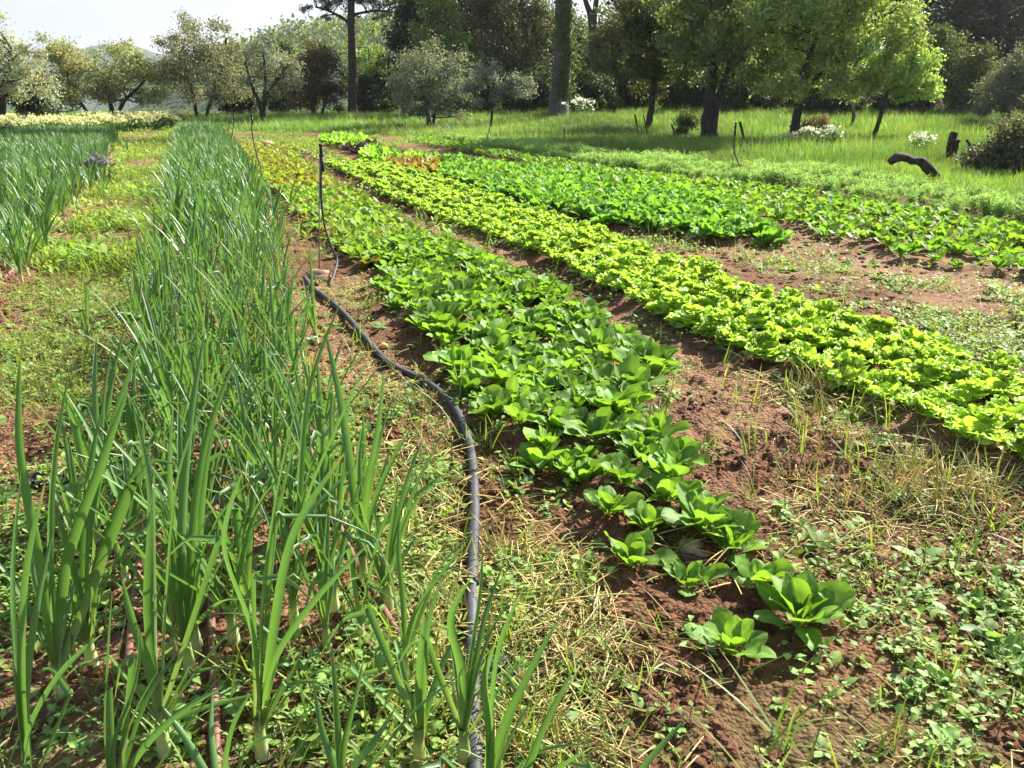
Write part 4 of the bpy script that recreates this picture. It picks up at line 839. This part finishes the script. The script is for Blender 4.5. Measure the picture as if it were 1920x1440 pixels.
for b_, k_ in ((PTH, 5200), (YNG, 500)):
    for _ in range(k_):
        y = 7 * (46 / 7) ** random.random(); a, b = b_.xl(y) - .25, b_.xr(y) + .35
        if a < b: Q_.append((random.uniform(a, b), y))
for _ in range(9000): Q_.append((random.uniform(-24, 2), random.uniform(27, 47)))
P = np.array(Q_); bad = np.zeros(len(P), bool)
for b_ in (ONA, ONB, YNG, LET, LE2, SPB, KAL, FEN): bad |= (b_.sd(P[:, 0], P[:, 1]) > .05) & (b_ is not YNG)
P = P[~bad & (fbm(P[:, 0] * .9, P[:, 1] * .9, 3, 14) > .43)]; n = len(P)
WB = [rosette(14, .07, (5, 65), (.14, .24, .05), (.21, .30, .07), .5, z=.10, stem=.09) for _ in range(3)] + [tuft(12, .17, .008, .08, (.14, .23, .04), (.24, .31, .08), 60, 3) for _ in range(4)]
v, q, c = scatter(WB, on_ground(P, .004), rng.random(n) * 6.28, .5 + 1.3 * rng.random(n) ** 2.5, jitcol(n, .28, .18), rng.normal(size=(n, 2)) * .15)
tag(obj('path_weeds', mesh('path_weeds', v, q, c, M['weed'])), 'yellow-green weeds covering the path between the onion beds and the field end', 'weeds', kind='stuff')
# loose grass tufts and tall weeds in the field
FG = [tuft(7, .16, .006, .02, (.12, .2, .03), (.2, .27, .06), 55, 5) for _ in range(5)] + [tuft(5, .24, .007, .03, (.11, .19, .03), (.2, .26, .07), 60, 6) for _ in range(3)]
P = polar(7800, .9, 14, 1, R(55)); d = .35 * weed_density(P[:, 0], P[:, 1]) + .05 + .3 * ss((STR.sd(P[:, 0], P[:, 1]) + .2) / .4); P = P[(rng.random(len(P)) < d)]; n = len(P)
v, q, c = scatter(FG, on_ground(P, .004), rng.random(n) * 6.28, .6 + .7 * rng.random(n), jitcol(n, .2, .15), rng.normal(size=(n, 2)) * .2)
tag(obj('wild_grass', mesh('wild_grass', v, q, c, M['grass'])), 'thin wild grass scattered among the weeds', 'grass', kind='stuff')
ST = []
for k in range(6):
    out = []
    for i in range(10):
        l = random.uniform(.03, .15); a = random.uniform(0, 6.28); p = np.array([random.gauss(0, .06), random.gauss(0, .06), random.uniform(.004, .03)]); e = p + l * np.array([cos(a), sin(a), random.gauss(.04, .1)]); e[2] = max(e[2], .004)
        m = (p + e) / 2 + np.array([random.gauss(0, .002), random.gauss(0, .002), random.uniform(0, .006)]); cc = np.array([.58, .46, .2]) * random.uniform(.6, 1.15) if random.random() < .75 else np.array([.24, .28, .07])
        out.append(tube(smooth_path([p, m, e], 4), [.0018, .0022, .002, .0012], 3, cc, cap=False))
    ST.append(join(out))
P = polar(14250, .9, 16, 1, R(55)); d = .04 + .75 * ss((LOW.sd(P[:, 0], P[:, 1]) + .1) / .3) + .85 * ss((STR.sd(P[:, 0], P[:, 1]) + .2) / .3) + .12 * ss((PTH.sd(P[:, 0], P[:, 1])) / .2) + .1 * ss((WEI.sd(P[:, 0], P[:, 1])) / .2)
d = d * np.clip((fbm(P[:, 0] * 1.5, P[:, 1] * 1.5, 3, 55) - .28) * 3, .1, 1.6); P = P[(rng.random(len(P)) < d) & (hose_dist(P[:, 0], P[:, 1]) > .04)]; n = len(P)
v, q, c = scatter(ST, on_ground(P, .002), rng.random(n) * 6.28, .7 + .6 * rng.random(n), jitcol(n, .25, .1))
tag(obj('dry_straw', mesh('dry_straw', v, q, c, M['straw'])), 'dry yellow straw and cut stems lying on the soil', 'straw', kind='stuff'); print('straw', n)
SG = [tuft(9, .2, .007, .035, (.30, .27, .08), (.38, .34, .12), 45, 4) for _ in range(4)] + [tuft(7, .17, .008, .03, (.2, .26, .06), (.36, .36, .12), 35, 4) for _ in range(3)]
P = polar(3900, .9, 8, 1, R(55)); d = .8 * ss((STR.sd(P[:, 0], P[:, 1]) + .1) / .3) + .4 * ss((LOW.sd(P[:, 0], P[:, 1])) / .2); d *= np.clip((fbm(P[:, 0] * 2.5, P[:, 1] * 2.5, 2, 77) - .35) * 4, 0, 1); P = P[rng.random(len(P)) < d]; n = len(P)
v, q, c = scatter(SG, on_ground(P, .004), rng.random(n) * 6.28, .6 + .6 * rng.random(n), jitcol(n, .2, .1), rng.normal(size=(n, 2)) * .2)
tag(obj('dry_stubble', mesh('dry_stubble', v, q, c, M['straw'])), 'upright yellowing stubble of cut grass', 'stubble', kind='stuff')
def clod(seed):
    g = np.linspace(-1, 1, 5); V = []; Q = []; k = 0
    for ax in range(3):
        for sg in (-1, 1):
            a, b = np.meshgrid(g, g); p = np.zeros((25, 3)); p[:, ax] = sg; p[:, (ax + 1) % 3] = a.ravel(); p[:, (ax + 2) % 3] = b.ravel() * sg; V.append(p); Q.append(gridq(5, 5) + k); k += 25
    V = np.concatenate(V); V /= np.linalg.norm(V, axis=1, keepdims=True)
    r = .7 + .6 * vn(V[:, 0] * 2.2 + seed * 7, V[:, 1] * 2.2 + V[:, 2] * 2.9, seed) + .25 * vn(V[:, 0] * 5 + seed, V[:, 1] * 5 + V[:, 2] * 4, seed + 3)
    r = r * (1 + .35 * (vn(V[:, 0] * 9 + seed, V[:, 1] * 9 + V[:, 2] * 8, seed + 8) - .5)); V = V * r[:, None] * np.array([1, .8, .6]); return V * .5, np.concatenate(Q), np.ones((len(V), 3)) * .1
CT = [clod(s) for s in range(8)]
P = polar(63000, .9, 16, 1, R(55)); P = P[fbm(P[:, 0] * 2.2, P[:, 1] * 2.2, 2, 21) > .42]; n = len(P); rr = np.hypot(P[:, 0], P[:, 1])
v, q, c = scatter(CT, on_ground(P, .002), rng.random(n) * 6.28, (.006 + .036 * rng.random(n) ** 4.5) * (.9 + .1 * rr))
tag(obj('soil_clods', mesh('soil_clods', v, q, None, M['clod'], False)), 'loose crumbs and clods of red soil', 'soil', kind='stuff'); print('clods', n)

# ------------------------------------------------------------------ hoses, pipes, risers
P = ground_path(HOSE_PTS, 160, .026)
root = bpy.data.objects.new('irrigation_hose', None); COL.objects.link(root); tag(root, 'thick black irrigation hose winding between the onions and the spinach', 'hose')
obj('hose_pipe', mesh('hose_pipe', *tube(P, .019, 12), M['hose']), root)
for px_, py__ in ((892, 905), (886, 1090)):
    i = int(np.argmin(np.hypot(P[:, 0] - G0(px_, py__)[0], P[:, 1] - G0(px_, py__)[1]))); obj('hose_ring', mesh('hose_ring', *tube([P[i] - (P[i + 1] - P[i]) * .1, P[i] + (P[i + 1] - P[i]) * .1], .0185, 12), M['film']), root)
for pts, lab in DRIPS:
    P = ground_path(pts, 160, .016); tag(obj('drip_pipe', mesh('drip_pipe', *tube(P, .0105, 10), M['drip'])), lab, 'drip pipe', 'brown drip pipes')
def riser(label, px, ytop, ybase, hose, lean=0, tip=1.0, rod=True):
    x, y = map(float, G0(px, ybase)); z = float(gz(x, y)); top = WP(px + lean, ytop, y); b = np.array([x, y, z]); h = top - b
    root = bpy.data.objects.new('sprinkler_riser', None); COL.objects.link(root); root.location = b; tag(root, label, 'sprinkler', 'sprinkler risers')
    if rod: obj('rod', mesh('rod', *tube([(0, 0, -.1), h * .5, h * .96], .006 * tip, 8), M['steel']), root)
    Hp = [h + np.array([.012, 0, -.06])]
    for (a, c) in hose: w = WP(a, c, y) - b; Hp.append(w)
    gx, gy = G0(*hose[-1]); Hp[-1] = np.array([gx - x, gy - y, float(gz(gx, gy)) - z + .01])
    obj('hose', mesh('hose', *tube(smooth_path(Hp, 30), .010 * tip, 8), M['hose']), root)
    k = .02 * tip
    parts = [tube([h + np.array([.006, 0, -.22]), h + np.array([.006, 0, -.10])], k * .8, 10), tube([h + np.array([.006, 0, -.095]), h + np.array([.006, 0, -.08])], k * 1.0, 10), tube([h + np.array([.006, 0, -.08]), h + np.array([.006, 0, -.015])], k * .72, 10), tube([h + np.array([.006, 0, -.02]), h + np.array([.006, 0, 0])], k * .95, 10)]
    obj('sprinkler_head', mesh('sprinkler_head', *join(parts), M['film']), root)
riser('tall black sprinkler riser with its hose bowing beside a thin steel rod', 597, 270, 512, [(602, 360), (608, 420), (622, 465), (632, 492), (618, 540)], 3)
riser('black curved sprinkler riser at the edge of the young salad bed', 486, 208, 338, [(473, 250), (480, 285), (490, 320), (494, 340)], -16, 1.2, False)
riser('thin bent black sprinkler riser beside the far onions', 431, 210, 290, [(438, 235), (434, 258), (428, 285)], 6, 1.3, False)
riser('sprinkler riser with pale curved hose before the maple shade', 1371, 230, 345, [(1376, 275), (1382, 300), (1394, 325), (1402, 348)], 8, 1.3)
riser('thin sprinkler riser standing in the fennel', 1062, 238, 306, [(1058, 255), (1066, 275), (1074, 295), (1080, 308)], -4, .9, True)
riser('thin sprinkler riser at the far end of the spinach row', 908, 222, 284, [(918, 240), (914, 258), (908, 282)], 12, 1.0, True)
def stake(label, px, ytop, Y, wpx, mat='wood', lean=0, name='stake', cat='stake'):
    x = (px - 960) / FPX * Y; z = float(gz(x, Y)); top = WP(px + lean, ytop, Y); b = np.array([x, Y, z])
    P = smooth_path([np.array([0, 0, -.2]), (top - b) * .5 + rng.normal(size=3) * .01, top - b], 6); w = wpx * .5 * Y / FPX
    return tag(obj(name, mesh(name, *tube(P, [w * 1.1, w, w * .95, w, w * .9, w * .85], 8), M[mat]), None, b), label, cat, 'stakes in the meadow')
stake('thin tall stake just before the slim oak trunk', 1190, 214, 35, 3)
stake('thin stake right beside the slim oak trunk', 1206, 216, 35, 2.5)
stake('short dark stake between slim oak and small round shrub', 1257, 232, 33, 4, lean=2)
stake('dark slanted stake behind the sprinkler riser with pale hose', 1382, 228, 30, 5, lean=5)
stake('thin stake against the bright maple trunk', 1480, 235, 32, 3)
stake('short dark post near the broken stump', 1806, 262, 20, 6, lean=6)
stake('pale short stake among the creamy flowers', 228, 212, 46, 4, 'wood', 3)
root = bpy.data.objects.new('tripod', None); COL.objects.link(root); x = (812 - 960) / FPX * 40; root.location = (x, 40, float(gz(x, 40))); tag(root, 'grey three-legged stake tripod in front of the bushy grey olive', 'tripod')
for dx_, dy_ in ((-.28, 0), (.22, -.1), (.02, .25)): obj('leg', mesh('leg', *tube([(dx_, dy_, -.05), (dx_ * .4, dy_ * .4, .55), (-dx_ * .15 + .05, -dy_ * .1, 1.0)], .022, 6), M['bark2']), root)

# ------------------------------------------------------------------ logs, stumps, stones, scraps
def log(name, label, cat, pts, Y, widths, dy=0., mat='wood'):
    P = np.array([WP(a, b, Y + dy * i) for i, (a, b) in enumerate(pts)]); b = P[0].copy(); P = P - b; n = 18; PS = smooth_path(P, n)
    w = np.interp(np.linspace(0, 1, n), np.linspace(0, 1, len(widths)), widths) * .5 * Y / FPX; PS[1:-1] += rng.normal(size=(n - 2, 3)) * w[1:-1, None] * .08
    w = w * (1 + .05 * rng.normal(size=n)); 
    v, q, c = tube(PS, w, 16); wm = float(np.mean(w)); v = v + rng.normal(size=v.shape) * wm * .07; v[:, 2] += wm * .3 * (vn(v[:, 0] * 6 / max(wm * 8, .3), v[:, 1] * 9, 5) - .5)
    return tag(obj(name, mesh(name, v, q, None, M[mat]), None, b), label, cat)
gzl = 15.6
o = log('fallen_log', 'dark crooked fallen log lying in the green at the edge of the meadow', 'log', [(1668, 305), (1682, 296), (1704, 298), (1726, 304), (1741, 316), (1754, 334)], gzl, [12, 17, 13, 15, 17, 22])
log('tree_stump', 'dark broken tree stump leaning in the sunny meadow', 'stump', [(1782, 294), (1784, 268), (1789, 250)], 21, [15, 14, 13])
log('tree_stump', 'small dark stub right beside the broken stump', 'stump', [(1790, 292), (1794, 270), (1798, 263)], 20.9, [7, 7, 6])
log('tree_stump', 'small brown stump at the foot of the double trunk', 'stump', [(1334, 263), (1337, 255), (1344, 250)], 32, [13, 12, 9])
log('tree_stump', 'pale broken leaning stump under the low branches of the leaning tree', 'stump', [(1768, 206), (1762, 192), (1757, 184)], 42, [4, 7, 8], mat='stone')
log('fallen_branch', 'thin bare branch slanting out of the grass above the dark bush', 'branch', [(1850, 243), (1866, 230), (1884, 214)], 27, [3, 2.5, 2], mat='bark')
log('fallen_branch', 'pale dead branch lying before the grassy mound', 'branch', [(1000, 264), (1030, 261), (1062, 262)], 34, [4, 4, 2], mat='bark2')
log('fallen_branch', 'second dead branch crossing the pale one before the mound', 'branch', [(1012, 268), (1040, 258), (1058, 256)], 34.3, [4, 3, 2], mat='bark2')
def stone(label, px, py, s, mat='stone', name='stone', cat='stone'):
    x, y = map(float, G0(px, py)); v, q, c = CT[random.randrange(8)]; o = obj(name, mesh(name, v * s, q, None, M[mat]), None, (x, y, float(gz(x, y)) + s * .02)); o.rotation_euler = (0, 0, random.uniform(0, 6)); return tag(o, label, cat)
stone('pale brown rounded stone at the foot of the tall riser', 598, 520, .2)
stone('reddish clod stone between the front spinach plants', 1293, 1035, .085)
stone('pinkish flat stone at the far end of the young salad bed', 502, 275, .5)
stone('small orange-brown stone beside the largest spinach plant', 1735, 1180, .035)
for px, py, s, lab in [(85, 905, .07, 'torn scrap of black film on soil at the left edge'), (960, 1265, .09, 'torn scrap of black film beside the hose at the bottom'), (125, 460, .1, 'scrap of black film on the weedy path')]:
    x, y = map(float, G0(px, py)); g = 9; u, w = np.meshgrid(np.linspace(-1, 1, g), np.linspace(-1, 1, g)); X = u.ravel() * s * (.8 + .4 * rng.random(g * g)); Yv = w.ravel() * s * .5 * (.8 + .4 * rng.random(g * g)); zz = gz(x + X, y + Yv) - float(gz(x, y)) + .012 + .02 * rng.random(g * g)
    tag(obj('film_scrap', mesh('film_scrap', np.column_stack([X, Yv, zz]), gridq(g, g), None, M['film']), None, (x, y, float(gz(x, y)))), lab, 'plastic scrap', 'scraps of black film')
print('objects', len(S.objects), 'polys', sum(len(m.polygons) for m in bpy.data.meshes))

# ------------------------------------------------------------------ haze in the air
HD = 0.00016
m, n, l = newmat('haze'); pv = n.new('ShaderNodeVolumePrincipled'); pv.inputs['Density'].default_value = HD; pv.inputs['Color'].default_value = (.82, .87, .95, 1); pv.inputs['Anisotropy'].default_value = .3
oo = n.new('ShaderNodeOutputMaterial'); l.new(pv.outputs[0], oo.inputs['Volume'])
hx0, hx1, hy0, hy1, hz0, hz1 = -1150, 1150, -300, 1500, -25, 78
HV = [(x, y, z) for z in (hz0, hz1) for x, y in ((hx0, hy0), (hx1, hy0), (hx1, hy1), (hx0, hy1))]
hb = obj('haze', mesh('haze', HV, [(3, 2, 1, 0), (4, 5, 6, 7), (0, 1, 5, 4), (1, 2, 6, 5), (2, 3, 7, 6), (3, 0, 4, 7)], None, m, False)); tag(hb, 'thin pale haze in the air over the field', 'haze', kind='stuff')
